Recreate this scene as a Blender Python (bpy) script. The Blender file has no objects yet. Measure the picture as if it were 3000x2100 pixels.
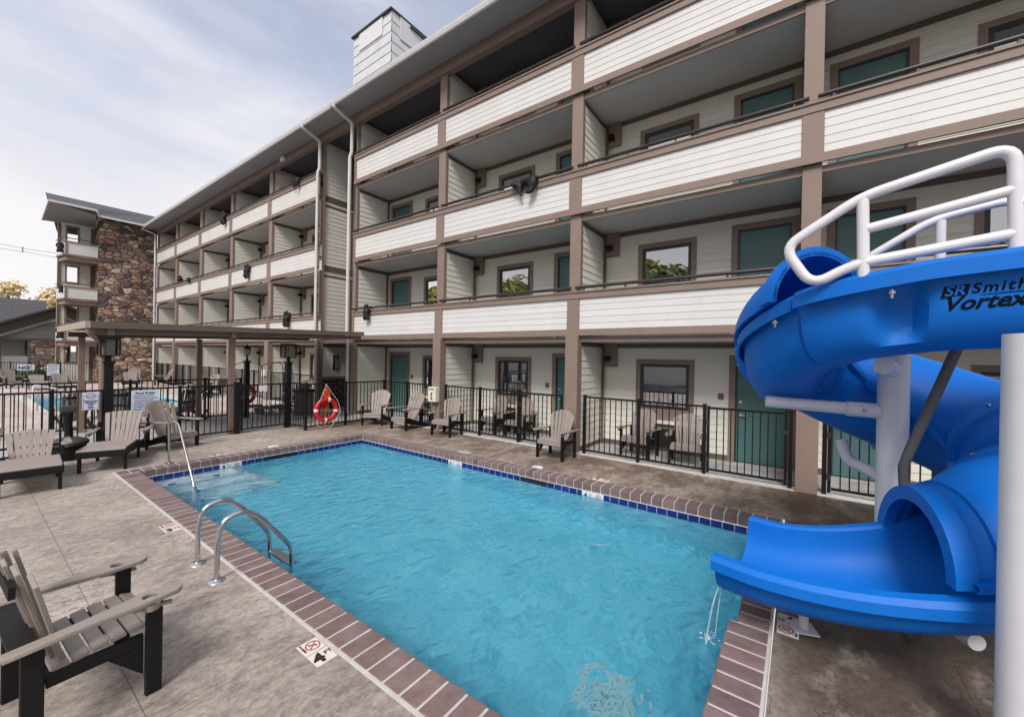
import bpy, bmesh, math, random
from mathutils import Vector, Matrix, noise as mnoise
R = math.radians
S = bpy.context.scene
COL = S.collection
RND = random.Random(7)

# ---------------------------------------------------------------- camera, sky, sun, exposure
yaw, pit, rol, CH = .6239, -.0022, .0185, 2.3
fw = Vector((math.cos(yaw)*math.cos(pit), math.sin(yaw)*math.cos(pit), math.sin(pit)))
rt = Vector((math.sin(yaw), -math.cos(yaw), 0)); up = rt.cross(fw)
r2 = math.cos(rol)*rt+math.sin(rol)*up; u2 = -math.sin(rol)*rt+math.cos(rol)*up
cam = bpy.data.cameras.new("camera"); camo = bpy.data.objects.new("camera", cam); COL.objects.link(camo)
cam.sensor_width = 36; cam.sensor_fit = 'HORIZONTAL'; cam.lens = 1173.05/3000*36
cam.clip_start = .05; cam.clip_end = 3000
m = Matrix((r2, u2, -fw)).transposed().to_4x4(); m.translation = Vector((0, 0, CH)); camo.matrix_world = m
S.camera = camo

SUN_AZ, SUN_EL = 200, 46            # direction the light comes from, degrees ccw from +X
W = bpy.data.worlds.new("World"); S.world = W; W.use_nodes = True
nt = W.node_tree; nt.nodes.clear(); N = nt.nodes; L = nt.links
sky = N.new('ShaderNodeTexSky'); sky.sky_type = 'NISHITA'; sky.sun_disc = False
sky.sun_elevation = R(SUN_EL); sky.sun_rotation = R(90-SUN_AZ); sky.dust_density = 2.0
tc = N.new('ShaderNodeTexCoord')
mp = N.new('ShaderNodeMapping'); mp.inputs['Scale'].default_value = (1, 1, 2.6)
L.new(tc.outputs['Generated'], mp.inputs['Vector'])
cn = N.new('ShaderNodeTexNoise'); cn.inputs['Scale'].default_value = 2.1; cn.inputs['Detail'].default_value = 7; cn.inputs['Roughness'].default_value = .52
cn.inputs['Distortion'].default_value = .35
L.new(mp.outputs['Vector'], cn.inputs['Vector'])
sepd = N.new('ShaderNodeSeparateXYZ'); L.new(tc.outputs['Generated'], sepd.inputs[0])
cr = N.new('ShaderNodeValToRGB'); cr.color_ramp.elements[0].position = .40; cr.color_ramp.elements[1].position = .66
cr.color_ramp.elements[0].color = (0, 0, 0, 1); cr.color_ramp.elements[1].color = (1, 1, 1, 1)
L.new(cn.outputs['Fac'], cr.inputs['Fac'])
hz = N.new('ShaderNodeMapRange'); hz.inputs['From Min'].default_value = .05; hz.inputs['From Max'].default_value = .62
hz.inputs['To Min'].default_value = 1.0; hz.inputs['To Max'].default_value = .34
L.new(sepd.outputs['Z'], hz.inputs['Value'])
cov = N.new('ShaderNodeMath'); cov.operation = 'MULTIPLY_ADD'; cov.use_clamp = True
L.new(cr.outputs['Color'], cov.inputs[0]); cov.inputs[1].default_value = .62; L.new(hz.outputs['Result'], cov.inputs[2])
cn2 = N.new('ShaderNodeTexNoise'); cn2.inputs['Scale'].default_value = 1.7; cn2.inputs['Detail'].default_value = 7; cn2.inputs['Distortion'].default_value = .5
L.new(mp.outputs['Vector'], cn2.inputs['Vector'])
cc = N.new('ShaderNodeValToRGB')
cc.color_ramp.elements[0].position = .36; cc.color_ramp.elements[0].color = (5.7, 6.0, 7.2, 1)
cc.color_ramp.elements[1].position = .62; cc.color_ramp.elements[1].color = (8.2, 8.05, 8.3, 1)
L.new(cn2.outputs['Fac'], cc.inputs['Fac'])
mxs = N.new('ShaderNodeMixRGB'); L.new(cov.outputs[0], mxs.inputs['Fac'])
tint = N.new('ShaderNodeMixRGB'); tint.blend_type = 'MULTIPLY'; tint.inputs['Fac'].default_value = 1
tint.inputs['Color2'].default_value = (3.0, 2.35, 2.0, 1); L.new(sky.outputs['Color'], tint.inputs['Color1'])
hz2 = N.new('ShaderNodeMapRange'); hz2.inputs['From Min'].default_value = .0; hz2.inputs['From Max'].default_value = .32; hz2.inputs['To Min'].default_value = .95; hz2.inputs['To Max'].default_value = 0
L.new(sepd.outputs['Z'], hz2.inputs['Value'])
whz = N.new('ShaderNodeMixRGB'); L.new(hz2.outputs['Result'], whz.inputs['Fac']); L.new(cc.outputs['Color'], whz.inputs['Color1']); whz.inputs['Color2'].default_value = (8.9, 8.65, 8.5, 1)
L.new(tint.outputs['Color'], mxs.inputs['Color1']); L.new(whz.outputs['Color'], mxs.inputs['Color2'])
bg = N.new('ShaderNodeBackground'); bg.inputs['Strength'].default_value = .10
L.new(mxs.outputs['Color'], bg.inputs['Color'])
wo = N.new('ShaderNodeOutputWorld'); L.new(bg.outputs['Background'], wo.inputs['Surface'])

sl = bpy.data.lights.new("sun", 'SUN'); sl.energy = 2.6; sl.angle = R(20); sl.color = (1, .975, .945)
so = bpy.data.objects.new("sun", sl); COL.objects.link(so)
sd = Vector((math.cos(R(SUN_AZ))*math.cos(R(SUN_EL)), math.sin(R(SUN_AZ))*math.cos(R(SUN_EL)), math.sin(R(SUN_EL))))
so.rotation_euler = (-sd).to_track_quat('-Z', 'Y').to_euler()
S.view_settings.view_transform = 'Standard'; S.view_settings.look = 'None'
S.view_settings.exposure = .18; S.view_settings.gamma = 1
S.cycles.use_denoising = True; S.cycles.max_bounces = 10; S.cycles.transparent_max_bounces = 12
S.cycles.sample_clamp_indirect = 6

# ---------------------------------------------------------------- materials
MATS = {}
def mat(name, col, rough=.6, metal=0., var=.0, vscale=6., bump=0., bscale=30., spec=.5, col2=None, stretch=(1, 1, 1), detail=5, island=0., coat=0.):
    if name in MATS: return MATS[name]
    M = bpy.data.materials.new(name); M.use_nodes = True; MATS[name] = M
    t = M.node_tree; b = t.nodes['Principled BSDF']
    b.inputs['Base Color'].default_value = (*col, 1); b.inputs['Roughness'].default_value = rough
    b.inputs['Metallic'].default_value = metal; b.inputs['Specular IOR Level'].default_value = spec
    if coat: b.inputs['Coat Weight'].default_value = coat; b.inputs['Coat Roughness'].default_value = .15
    src = None
    if var or bump or col2:
        tcn = t.nodes.new('ShaderNodeTexCoord'); mpn = t.nodes.new('ShaderNodeMapping'); mpn.inputs['Scale'].default_value = stretch
        geo = t.nodes.new('ShaderNodeNewGeometry'); t.links.new(geo.outputs['Position'], mpn.inputs['Vector'])
    if var or col2:
        n = t.nodes.new('ShaderNodeTexNoise'); n.inputs['Scale'].default_value = vscale; n.inputs['Detail'].default_value = detail; n.inputs['Roughness'].default_value = .6
        t.links.new(mpn.outputs['Vector'], n.inputs['Vector'])
        r = t.nodes.new('ShaderNodeValToRGB'); r.color_ramp.elements[0].position = .32; r.color_ramp.elements[1].position = .7
        c2 = col2 or tuple(min(1, c*(1+var)) for c in col); c1 = col if col2 else tuple(c*(1-var) for c in col)
        r.color_ramp.elements[0].color = (*c1, 1); r.color_ramp.elements[1].color = (*c2, 1)
        t.links.new(n.outputs['Fac'], r.inputs['Fac']); src = r.outputs['Color']
        rr = t.nodes.new('ShaderNodeMapRange'); rr.inputs['To Min'].default_value = max(.02, rough-.1); rr.inputs['To Max'].default_value = min(1, rough+.12)
        t.links.new(n.outputs['Fac'], rr.inputs['Value']); t.links.new(rr.outputs['Result'], b.inputs['Roughness'])
    if island:
        geo2 = t.nodes.new('ShaderNodeNewGeometry')
        mr = t.nodes.new('ShaderNodeMapRange'); mr.inputs['To Min'].default_value = 1-island; mr.inputs['To Max'].default_value = 1+island
        t.links.new(geo2.outputs['Random Per Island'], mr.inputs['Value'])
        mx = t.nodes.new('ShaderNodeMixRGB'); mx.blend_type = 'MULTIPLY'; mx.inputs['Fac'].default_value = 1
        if src is not None: t.links.new(src, mx.inputs['Color1'])
        else: mx.inputs['Color1'].default_value = (*col, 1)
        t.links.new(mr.outputs['Result'], mx.inputs['Color2']); src = mx.outputs['Color']
    if src is not None: t.links.new(src, b.inputs['Base Color'])
    if bump:
        n2 = t.nodes.new('ShaderNodeTexNoise'); n2.inputs['Scale'].default_value = bscale; n2.inputs['Detail'].default_value = 6
        t.links.new(mpn.outputs['Vector'], n2.inputs['Vector'])
        bp = t.nodes.new('ShaderNodeBump'); bp.inputs['Strength'].default_value = bump; bp.inputs['Distance'].default_value = .02
        t.links.new(n2.outputs['Fac'], bp.inputs['Height']); t.links.new(bp.outputs['Normal'], b.inputs['Normal'])
    return M

PANEL = mat('white_siding_paint', (.64, .63, .605), .5, var=.035, vscale=1.1, bump=.12, bscale=14, stretch=(1.5, 1.5, .5), island=.025)
SIDING = mat('cream_siding_paint', (.70, .68, .605), .55, var=.05, vscale=2.5, bump=.12, bscale=14, stretch=(1, 1, 12), island=.035)
TRIM = mat('taupe_trim_paint', (.235, .172, .138), .6, var=.07, vscale=3, bump=.1, bscale=20)
TRIM2 = mat('dark_taupe_trim', (.135, .098, .08), .6, var=.06, vscale=3)
SOFFIT = mat('grey_soffit_paint', (.33, .33, .335), .7, var=.04, vscale=2)
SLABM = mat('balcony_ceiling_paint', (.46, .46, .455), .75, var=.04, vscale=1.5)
GUTTER = mat('white_gutter_paint', (.60, .595, .58), .4, var=.04, vscale=4)
BLACK = mat('black_metal', (.008, .008, .009), .42, var=.2, vscale=9, spec=.3)
RAILM = mat('dark_bronze_metal', (.035, .03, .03), .35, var=.1, vscale=5)
DARK = mat('dark_interior', (.01, .01, .012), .9)
TEAL = mat('teal_door_paint', (.065, .15, .15), .38, var=.06, vscale=3)
WFRAME = mat('dark_window_frame', (.025, .025, .03), .4, var=.05)
CURT = mat('curtain_cloth', (.42, .5, .5), .8, var=.3, vscale=9, stretch=(6, 6, .4))
SHING = mat('dark_shingles', (.055, .055, .062), .9, col2=(.11, .108, .115), vscale=5, bump=.5, bscale=12, stretch=(1, 1, 3))
CHROME = mat('polished_steel', (.62, .62, .62), .16, metal=1., var=.03, vscale=8)
STEEL = mat('brushed_steel', (.5, .5, .5), .3, metal=1.)
POLY = mat('taupe_plastic_lumber', (.285, .245, .215), .55, var=.06, vscale=5, bump=.15, bscale=60, island=.05)
POLYB = mat('black_plastic_lumber', (.009, .0085, .009), .55, spec=.25, var=.15, vscale=7, bump=.15, bscale=60)
CONC = mat('patio_concrete', (.34, .335, .325), .8, col2=(.5, .495, .48), vscale=3, bump=.3, bscale=40)
CURB = mat('pale_concrete', (.55, .535, .51), .8, var=.15, vscale=5, bump=.3, bscale=40)
SLIDE = mat('blue_plastic', (.001, .142, .56), .5, var=.08, vscale=2.5, bump=.05, bscale=120, spec=.28)
SLIDEL = mat('sticker_black', (.004, .005, .008), .6, spec=.1)
WPIPE = mat('white_powder_coat', (.66, .66, .69), .32, var=.04, vscale=6, bump=.04, bscale=200)
HOSE = mat('grey_hose', (.09, .09, .09), .5, var=.1)
WHITE = mat('white_plastic', (.75, .75, .76), .45, var=.05)
SIGNW = mat('sign_white', (.7, .76, .86), .4)
SIGNB = mat('sign_blue_ink', (.02, .03, .16), .5)
INK = mat('black_ink', (.012, .012, .012), .6)
REDINK = mat('red_ink', (.42, .02, .03), .6)
MARKT = mat('marker_tile', (.7, .64, .57), .45, var=.08, vscale=12)
MARKW = mat('waterline_marker_tile', (.7, .74, .76), .2)
RED = mat('red_vinyl', (.55, .012, .018), .45, var=.08, vscale=8, bump=.15, bscale=30)
ORANGE = mat('orange_rope', (.75, .11, .02), .7)
ROPEW = mat('pale_rope', (.6, .52, .48), .8)
BEAR = mat('black_resin', (.006, .006, .007), .5, spec=.3, col2=(.02, .02, .023), vscale=20, bump=.8, bscale=26)
BEARN = mat('tan_resin', (.22, .15, .1), .6)
BOXM = mat('cream_box_paint', (.68, .67, .55), .45, var=.04)
GREYP = mat('grey_carpet', (.1, .095, .095), .9)
GLASSL = mat('lantern_glass', (.16, .15, .13), .25, var=.3, vscale=30)
BARK = mat('bark', (.07, .05, .035), .9)
PLATEG = mat('grey_sign_plate', (.33, .33, .33), .5)
ASHL = mat('receptacle_grey', (.05, .05, .05), .45, var=.15, vscale=8)
WOODB = mat('brown_bin', (.12, .085, .07), .7, var=.1)

def nodes_of(M): return M.node_tree.nodes, M.node_tree.links, M.node_tree.nodes['Principled BSDF']

def deck_material(name, c_lo, c_mid, c_hi, joints_x, joints_y, wet=None, big=.55):
    M = bpy.data.materials.new(name); M.use_nodes = True; n, l, b = nodes_of(M)
    g = n.new('ShaderNodeNewGeometry')
    warp = n.new('ShaderNodeTexNoise'); warp.inputs['Scale'].default_value = 1.3; warp.inputs['Detail'].default_value = 3
    l.new(g.outputs['Position'], warp.inputs['Vector'])
    add = n.new('ShaderNodeMixRGB'); add.blend_type = 'ADD'; add.inputs['Fac'].default_value = .22
    l.new(g.outputs['Position'], add.inputs['Color1']); l.new(warp.outputs['Color'], add.inputs['Color2'])
    mp_ = n.new('ShaderNodeMapping'); mp_.inputs['Scale'].default_value = (1, 1.6, 1); mp_.inputs['Rotation'].default_value = (0, 0, R(20))
    l.new(add.outputs['Color'], mp_.inputs['Vector'])
    a = n.new('ShaderNodeTexNoise'); a.inputs['Scale'].default_value = 6.5; a.inputs['Detail'].default_value = 12; a.inputs['Roughness'].default_value = .78
    l.new(mp_.outputs['Vector'], a.inputs['Vector'])
    c = n.new('ShaderNodeTexNoise'); c.inputs['Scale'].default_value = big; c.inputs['Detail'].default_value = 4
    l.new(g.outputs['Position'], c.inputs['Vector'])
    mix = n.new('ShaderNodeMath'); mix.operation = 'MULTIPLY_ADD'; mix.inputs[1].default_value = .5
    l.new(c.outputs['Fac'], mix.inputs[0]); 
    half = n.new('ShaderNodeMath'); half.operation = 'MULTIPLY'; half.inputs[1].default_value = .62; l.new(a.outputs['Fac'], half.inputs[0])
    l.new(half.outputs[0], mix.inputs[2])
    r = n.new('ShaderNodeValToRGB'); e = r.color_ramp.elements
    e[0].position = .42; e[0].color = (*c_lo, 1); e[1].position = .7; e[1].color = (*c_hi, 1)
    e2 = r.color_ramp.elements.new(.55); e2.color = (*c_mid, 1)
    l.new(mix.outputs[0], r.inputs['Fac']); col = r.outputs['Color']
    # browner and darker towards the building side, in patches and as a blend along X
    sep = n.new('ShaderNodeSeparateXYZ'); l.new(g.outputs['Position'], sep.inputs[0])
    def rng(sock, lo, hi, smooth=True):
        mr = n.new('ShaderNodeMapRange'); mr.inputs['From Min'].default_value = lo; mr.inputs['From Max'].default_value = hi
        mr.interpolation_type = 'SMOOTHSTEP' if smooth else 'LINEAR'
        l.new(sock, mr.inputs['Value']); return mr.outputs['Result']
    def mul(a_, b_):
        q = n.new('ShaderNodeMath'); q.operation = 'MULTIPLY'; l.new(a_, q.inputs[0]); l.new(b_, q.inputs[1]); return q.outputs[0]
    def blend(col, fac, tintc, mode='MULTIPLY'):
        q = n.new('ShaderNodeMixRGB'); q.blend_type = mode; l.new(fac, q.inputs['Fac']); l.new(col, q.inputs['Color1']); q.inputs['Color2'].default_value = (*tintc, 1); return q.outputs['Color']
    if wet:
        f = rng(sep.outputs['X'], 5.5, 8.2); pn = n.new('ShaderNodeTexNoise'); pn.inputs['Scale'].default_value = 1.1; pn.inputs['Detail'].default_value = 8; pn.inputs['Roughness'].default_value = .7
        l.new(mp_.outputs['Vector'], pn.inputs['Vector'])
        pf = rng(pn.outputs['Fac'], .42, .56)
        col = blend(col, mul(f, pf), (.58, .52, .47))
        col = blend(col, rng(sep.outputs['X'], 4.0, 8.5), (.80, .76, .71))
        # wet stone under and beside the slide
        wy = rng(sep.outputs['Y'], .5, -.15); wx = rng(sep.outputs['X'], 2.0, 3.6)
        wn = rng(pn.outputs['Fac'], .25, .48); wf = mul(mul(wy, wx), wn)
        col = blend(col, wf, (.30, .25, .22))
        rm = n.new('ShaderNodeMapRange'); rm.inputs['To Min'].default_value = .75; rm.inputs['To Max'].default_value = .3
        l.new(wf, rm.inputs['Value']); l.new(rm.outputs['Result'], b.inputs['Roughness'])
    else:
        b.inputs['Roughness'].default_value = .75
    fg = n.new('ShaderNodeTexNoise'); fg.inputs['Scale'].default_value = 24; fg.inputs['Detail'].default_value = 8; fg.inputs['Roughness'].default_value = .7; l.new(add.outputs['Color'], fg.inputs['Vector'])
    fgm = n.new('ShaderNodeMapRange'); fgm.inputs['From Min'].default_value = .36; fgm.inputs['From Max'].default_value = .62; fgm.inputs['To Min'].default_value = .70; fgm.inputs['To Max'].default_value = 1.12; l.new(fg.outputs['Fac'], fgm.inputs['Value'])
    fgx = n.new('ShaderNodeMixRGB'); fgx.blend_type = 'MULTIPLY'; fgx.inputs['Fac'].default_value = .85; l.new(col, fgx.inputs['Color1']); l.new(fgm.outputs['Result'], fgx.inputs['Color2']); col = fgx.outputs['Color']
    rg_ = n.new('ShaderNodeTexNoise'); rg_.inputs['Scale'].default_value = 1.9; rg_.inputs['Detail'].default_value = 7; rg_.inputs['Roughness'].default_value = .62; l.new(mp_.outputs['Vector'], rg_.inputs['Vector'])
    rs_ = n.new('ShaderNodeMath'); rs_.operation = 'COMPARE'; l.new(rg_.outputs['Fac'], rs_.inputs[0]); rs_.inputs[1].default_value = .5; rs_.inputs[2].default_value = .008
    rk_ = rng(c.outputs['Fac'], .42, .58); rv_ = mul(rs_.outputs[0], rk_); col = blend(col, rv_, (.45, .42, .4))
    # veins / cracks of the slate stamp
    v = n.new('ShaderNodeTexVoronoi'); v.feature = 'DISTANCE_TO_EDGE'; v.inputs['Scale'].default_value = 1.15
    w2 = n.new('ShaderNodeMixRGB'); w2.blend_type = 'ADD'; w2.inputs['Fac'].default_value = .9
    wn2 = n.new('ShaderNodeTexNoise'); wn2.inputs['Scale'].default_value = 2.2; wn2.inputs['Detail'].default_value = 6; l.new(g.outputs['Position'], wn2.inputs['Vector'])
    l.new(g.outputs['Position'], w2.inputs['Color1']); l.new(wn2.outputs['Color'], w2.inputs['Color2']); l.new(w2.outputs['Color'], v.inputs['Vector'])
    vm = rng(v.outputs['Distance'], .009, .0, False)
    brk = rng(c.outputs['Fac'], .5, .62)
    vf = mul(vm, brk)
    col = blend(col, vf, (.42, .39, .37))
    # tooled control joints
    jf = None
    for ax, vals in (('X', joints_x), ('Y', joints_y)):
        for jv in vals:
            s_ = n.new('ShaderNodeMath'); s_.operation = 'COMPARE'; l.new(sep.outputs[ax], s_.inputs[0]); s_.inputs[1].default_value = jv; s_.inputs[2].default_value = .0035
            if jf is None: jf = s_.outputs[0]
            else:
                q = n.new('ShaderNodeMath'); q.operation = 'MAXIMUM'; l.new(jf, q.inputs[0]); l.new(s_.outputs[0], q.inputs[1]); jf = q.outputs[0]
    if jf is not None: col = blend(col, jf, (.5, .48, .46))
    l.new(col, b.inputs['Base Color'])
    ha = n.new('ShaderNodeMath'); ha.operation = 'MULTIPLY_ADD'; l.new(fg.outputs['Fac'], ha.inputs[0]); ha.inputs[1].default_value = .35; l.new(a.outputs['Fac'], ha.inputs[2])
    hsum = n.new('ShaderNodeMath'); hsum.operation = 'SUBTRACT'; l.new(ha.outputs[0], hsum.inputs[0])
    vv = n.new('ShaderNodeMath'); vv.operation = 'MULTIPLY'; vv.inputs[1].default_value = .35; l.new(vf, vv.inputs[0]); l.new(vv.outputs[0], hsum.inputs[1])
    bp = n.new('ShaderNodeBump'); bp.inputs['Strength'].default_value = .75; bp.inputs['Distance'].default_value = .03
    l.new(hsum.outputs[0], bp.inputs['Height']); l.new(bp.outputs['Normal'], b.inputs['Normal'])
    return M
DECKM = deck_material('stamped_concrete', (.195, .165, .14), (.405, .352, .305), (.59, .525, .465), [.72, -1.5, 8.6], [-1.0, 1.15, 3.2, 5.3, 7.4, 9.5, 11.6], wet=True)
DECK2M = deck_material('pink_stamped_concrete', (.36, .28, .25), (.55, .45, .41), (.72, .64, .60), [.6, 3.0, 5.2], [19, 22, 25, 28, 31, 34, 37], big=.4)

def stone_material(name, scale, cols, mortar, stretch=(1, 1, 1.7), mw=.05):
    M = bpy.data.materials.new(name); M.use_nodes = True; n, l, b = nodes_of(M)
    g = n.new('ShaderNodeNewGeometry')
    wn = n.new('ShaderNodeTexNoise'); wn.inputs['Scale'].default_value = 1.6; wn.inputs['Detail'].default_value = 3; l.new(g.outputs['Position'], wn.inputs['Vector'])
    ad = n.new('ShaderNodeMixRGB'); ad.blend_type = 'ADD'; ad.inputs['Fac'].default_value = .38
    l.new(g.outputs['Position'], ad.inputs['Color1']); l.new(wn.outputs['Color'], ad.inputs['Color2'])
    mp_ = n.new('ShaderNodeMapping'); mp_.inputs['Scale'].default_value = stretch; l.new(ad.outputs['Color'], mp_.inputs['Vector'])
    v = n.new('ShaderNodeTexVoronoi'); v.inputs['Scale'].default_value = scale; v.inputs['Randomness'].default_value = .95; l.new(mp_.outputs['Vector'], v.inputs['Vector'])
    d = n.new('ShaderNodeTexVoronoi'); d.feature = 'DISTANCE_TO_EDGE'; d.inputs['Scale'].default_value = scale; d.inputs['Randomness'].default_value = .95; l.new(mp_.outputs['Vector'], d.inputs['Vector'])
    sp = n.new('ShaderNodeSeparateColor'); l.new(v.outputs['Color'], sp.inputs[0])
    r = n.new('ShaderNodeValToRGB'); r.color_ramp.interpolation = 'CONSTANT'
    for i, c_ in enumerate(cols):
        if i < 2: e = r.color_ramp.elements[i]; e.position = i/len(cols)
        else: e = r.color_ramp.elements.new(i/len(cols))
        e.color = (*c_, 1)
    l.new(sp.outputs[0], r.inputs['Fac'])
    fn = n.new('ShaderNodeTexNoise'); fn.inputs['Scale'].default_value = 7; fn.inputs['Detail'].default_value = 7; l.new(g.outputs['Position'], fn.inputs['Vector'])
    fm = n.new('ShaderNodeMapRange'); fm.inputs['From Min'].default_value = .3; fm.inputs['From Max'].default_value = .7; fm.inputs['To Min'].default_value = .65; fm.inputs['To Max'].default_value = 1.3; l.new(fn.outputs['Fac'], fm.inputs['Value'])
    mu = n.new('ShaderNodeMixRGB'); mu.blend_type = 'MULTIPLY'; mu.inputs['Fac'].default_value = 1; l.new(r.outputs['Color'], mu.inputs['Color1']); l.new(fm.outputs['Result'], mu.inputs['Color2'])
    e_ = n.new('ShaderNodeMapRange'); e_.inputs['From Min'].default_value = mw; e_.inputs['From Max'].default_value = mw*.55; l.new(d.outputs['Distance'], e_.inputs['Value'])
    mo = n.new('ShaderNodeMixRGB'); l.new(e_.outputs['Result'], mo.inputs['Fac']); l.new(mu.outputs['Color'], mo.inputs['Color1']); mo.inputs['Color2'].default_value = (*mortar, 1)
    l.new(mo.outputs['Color'], b.inputs['Base Color']); b.inputs['Roughness'].default_value = .85
    h = n.new('ShaderNodeMapRange'); h.inputs['From Max'].default_value = .16; l.new(d.outputs['Distance'], h.inputs['Value'])
    bp = n.new('ShaderNodeBump'); bp.inputs['Strength'].default_value = .9; bp.inputs['Distance'].default_value = .12; l.new(h.outputs['Result'], bp.inputs['Height']); l.new(bp.outputs['Normal'], b.inputs['Normal'])
    return M
STONE = stone_material('brown_fieldstone', 2.1, [(0.270, 0.184, 0.124), (0.392, 0.272, 0.172), (0.162, 0.109, 0.086), (0.486, 0.354, 0.228), (0.216, 0.150, 0.131), (0.324, 0.258, 0.221), (0.081, 0.068, 0.066), (0.419, 0.258, 0.166), (0.257, 0.163, 0.138), (0.540, 0.462, 0.373), (0.121, 0.095, 0.090), (0.351, 0.218, 0.138)], (.10, .075, .058), mw=.04)
STONE2 = stone_material('pale_fieldstone', 1.6, [(.45, .33, .25), (.52, .42, .33), (.38, .25, .18), (.6, .5, .42), (.33, .23, .17)], (.3, .26, .22), stretch=(1, 1, 2.2))
LEDGE = stone_material('ledge_stone', 4, [(.12, .08, .07), (.2, .14, .11), (.08, .06, .055), (.16, .11, .09)], (.03, .025, .02), stretch=(1, 1, 3.2))

def glass_material():
    M = bpy.data.materials.new('window_glass'); M.use_nodes = True; t = M.node_tree; t.nodes.clear()
    o = t.nodes.new('ShaderNodeOutputMaterial'); tr = t.nodes.new('ShaderNodeBsdfTransparent'); tr.inputs['Color'].default_value = (.55, .6, .62, 1)
    gl = t.nodes.new('ShaderNodeBsdfGlossy'); gl.inputs['Roughness'].default_value = .015
    wv = t.nodes.new('ShaderNodeTexNoise'); wv.inputs['Scale'].default_value = 1.4; bp = t.nodes.new('ShaderNodeBump'); bp.inputs['Strength'].default_value = .05
    ge = t.nodes.new('ShaderNodeNewGeometry'); t.links.new(ge.outputs['Position'], wv.inputs['Vector']); t.links.new(wv.outputs['Fac'], bp.inputs['Height']); t.links.new(bp.outputs['Normal'], gl.inputs['Normal'])
    lw = t.nodes.new('ShaderNodeLayerWeight'); lw.inputs['Blend'].default_value = .35
    mr = t.nodes.new('ShaderNodeMapRange'); mr.inputs['To Min'].default_value = .52; mr.inputs['To Max'].default_value = .95; t.links.new(lw.outputs['Fresnel'], mr.inputs['Value'])
    mx = t.nodes.new('ShaderNodeMixShader'); t.links.new(mr.outputs['Result'], mx.inputs['Fac']); t.links.new(tr.outputs[0], mx.inputs[1]); t.links.new(gl.outputs[0], mx.inputs[2])
    t.links.new(mx.outputs[0], o.inputs['Surface']); return M
GLASS = glass_material()

def water_material():
    M = bpy.data.materials.new('pool_water'); M.use_nodes = True; t = M.node_tree; t.nodes.clear(); n = t.nodes; l = t.links
    o = n.new('ShaderNodeOutputMaterial'); g = n.new('ShaderNodeNewGeometry')
    mp_ = n.new('ShaderNodeMapping'); mp_.inputs['Rotation'].default_value = (0, 0, R(28)); mp_.inputs['Scale'].default_value = (1.0, 1.5, 1); l.new(g.outputs['Position'], mp_.inputs['Vector'])
    a = n.new('ShaderNodeTexNoise'); a.inputs['Scale'].default_value = 4.6; a.inputs['Detail'].default_value = 1.2; a.inputs['Distortion'].default_value = .4; l.new(mp_.outputs['Vector'], a.inputs['Vector'])
    b2 = n.new('ShaderNodeTexNoise'); b2.inputs['Scale'].default_value = 17; b2.inputs['Detail'].default_value = 2; b2.inputs['Distortion'].default_value = .4; l.new(mp_.outputs['Vector'], b2.inputs['Vector'])
    # rings spreading from where the slide's water falls in
    vs = n.new('ShaderNodeVectorMath'); vs.operation = 'DISTANCE'; l.new(g.outputs['Position'], vs.inputs[0]); vs.inputs[1].default_value = (3.98, .63, -.2)
    sn = n.new('ShaderNodeMath'); sn.operation = 'SINE'; fq = n.new('ShaderNodeMath'); fq.operation = 'MULTIPLY'; fq.inputs[1].default_value = 42; l.new(vs.outputs['Value'], fq.inputs[0]); l.new(fq.outputs[0], sn.inputs[0])
    am = n.new('ShaderNodeMapRange'); am.inputs['From Min'].default_value = 0; am.inputs['From Max'].default_value = 1.6; am.inputs['To Min'].default_value = .07; am.inputs['To Max'].default_value = 0; l.new(vs.outputs['Value'], am.inputs['Value'])
    rp = n.new('ShaderNodeMath'); rp.operation = 'MULTIPLY'; l.new(sn.outputs[0], rp.inputs[0]); l.new(am.outputs['Result'], rp.inputs[1])
    s1 = n.new('ShaderNodeMath'); s1.operation = 'MULTIPLY_ADD'; s1.inputs[1].default_value = .05; l.new(b2.outputs['Fac'], s1.inputs[0]); l.new(a.outputs['Fac'], s1.inputs[2])
    s2 = n.new('ShaderNodeMath'); s2.operation = 'ADD'; l.new(s1.outputs[0], s2.inputs[0]); l.new(rp.outputs[0], s2.inputs[1])
    bp = n.new('ShaderNodeBump'); bp.inputs['Strength'].default_value = .55; bp.inputs['Distance'].default_value = .12; l.new(s2.outputs[0], bp.inputs['Height'])
    gl = n.new('ShaderNodeBsdfGlass'); gl.inputs['IOR'].default_value = 1.33; gl.inputs['Roughness'].default_value = 0; gl.inputs['Color'].default_value = (.97, 1, 1, 1)
    l.new(bp.outputs['Normal'], gl.inputs['Normal']); l.new(gl.outputs[0], o.inputs['Surface'])
    va = n.new('ShaderNodeVolumeAbsorption'); va.inputs['Color'].default_value = (.10, .80, .92, 1); va.inputs['Density'].default_value = .30
    l.new(va.outputs[0], o.inputs['Volume']); return M
WATER = water_material()
PLASTER = mat('pool_plaster', (.17, .55, .69), .7, col2=(.42, .79, .89), vscale=3.5, detail=14)
STEPM = mat('pool_step_plaster', (.66, .76, .80), .6, var=.06, vscale=20)
TILEB = mat('blue_tile', (.008, .018, .16), .12, var=.25, vscale=14, island=.3, spec=.6)
GROUT = mat('white_grout', (.50, .48, .455), .8, var=.12, vscale=9)
BRICK = mat('plum_brick', (.15, .098, .092), .72, col2=(.215, .155, .148), vscale=5, bump=.35, bscale=25, island=.16)
GRASSM = mat('hedge_leaves', (.05, .10, .03), .8, var=.3, vscale=8)

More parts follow.
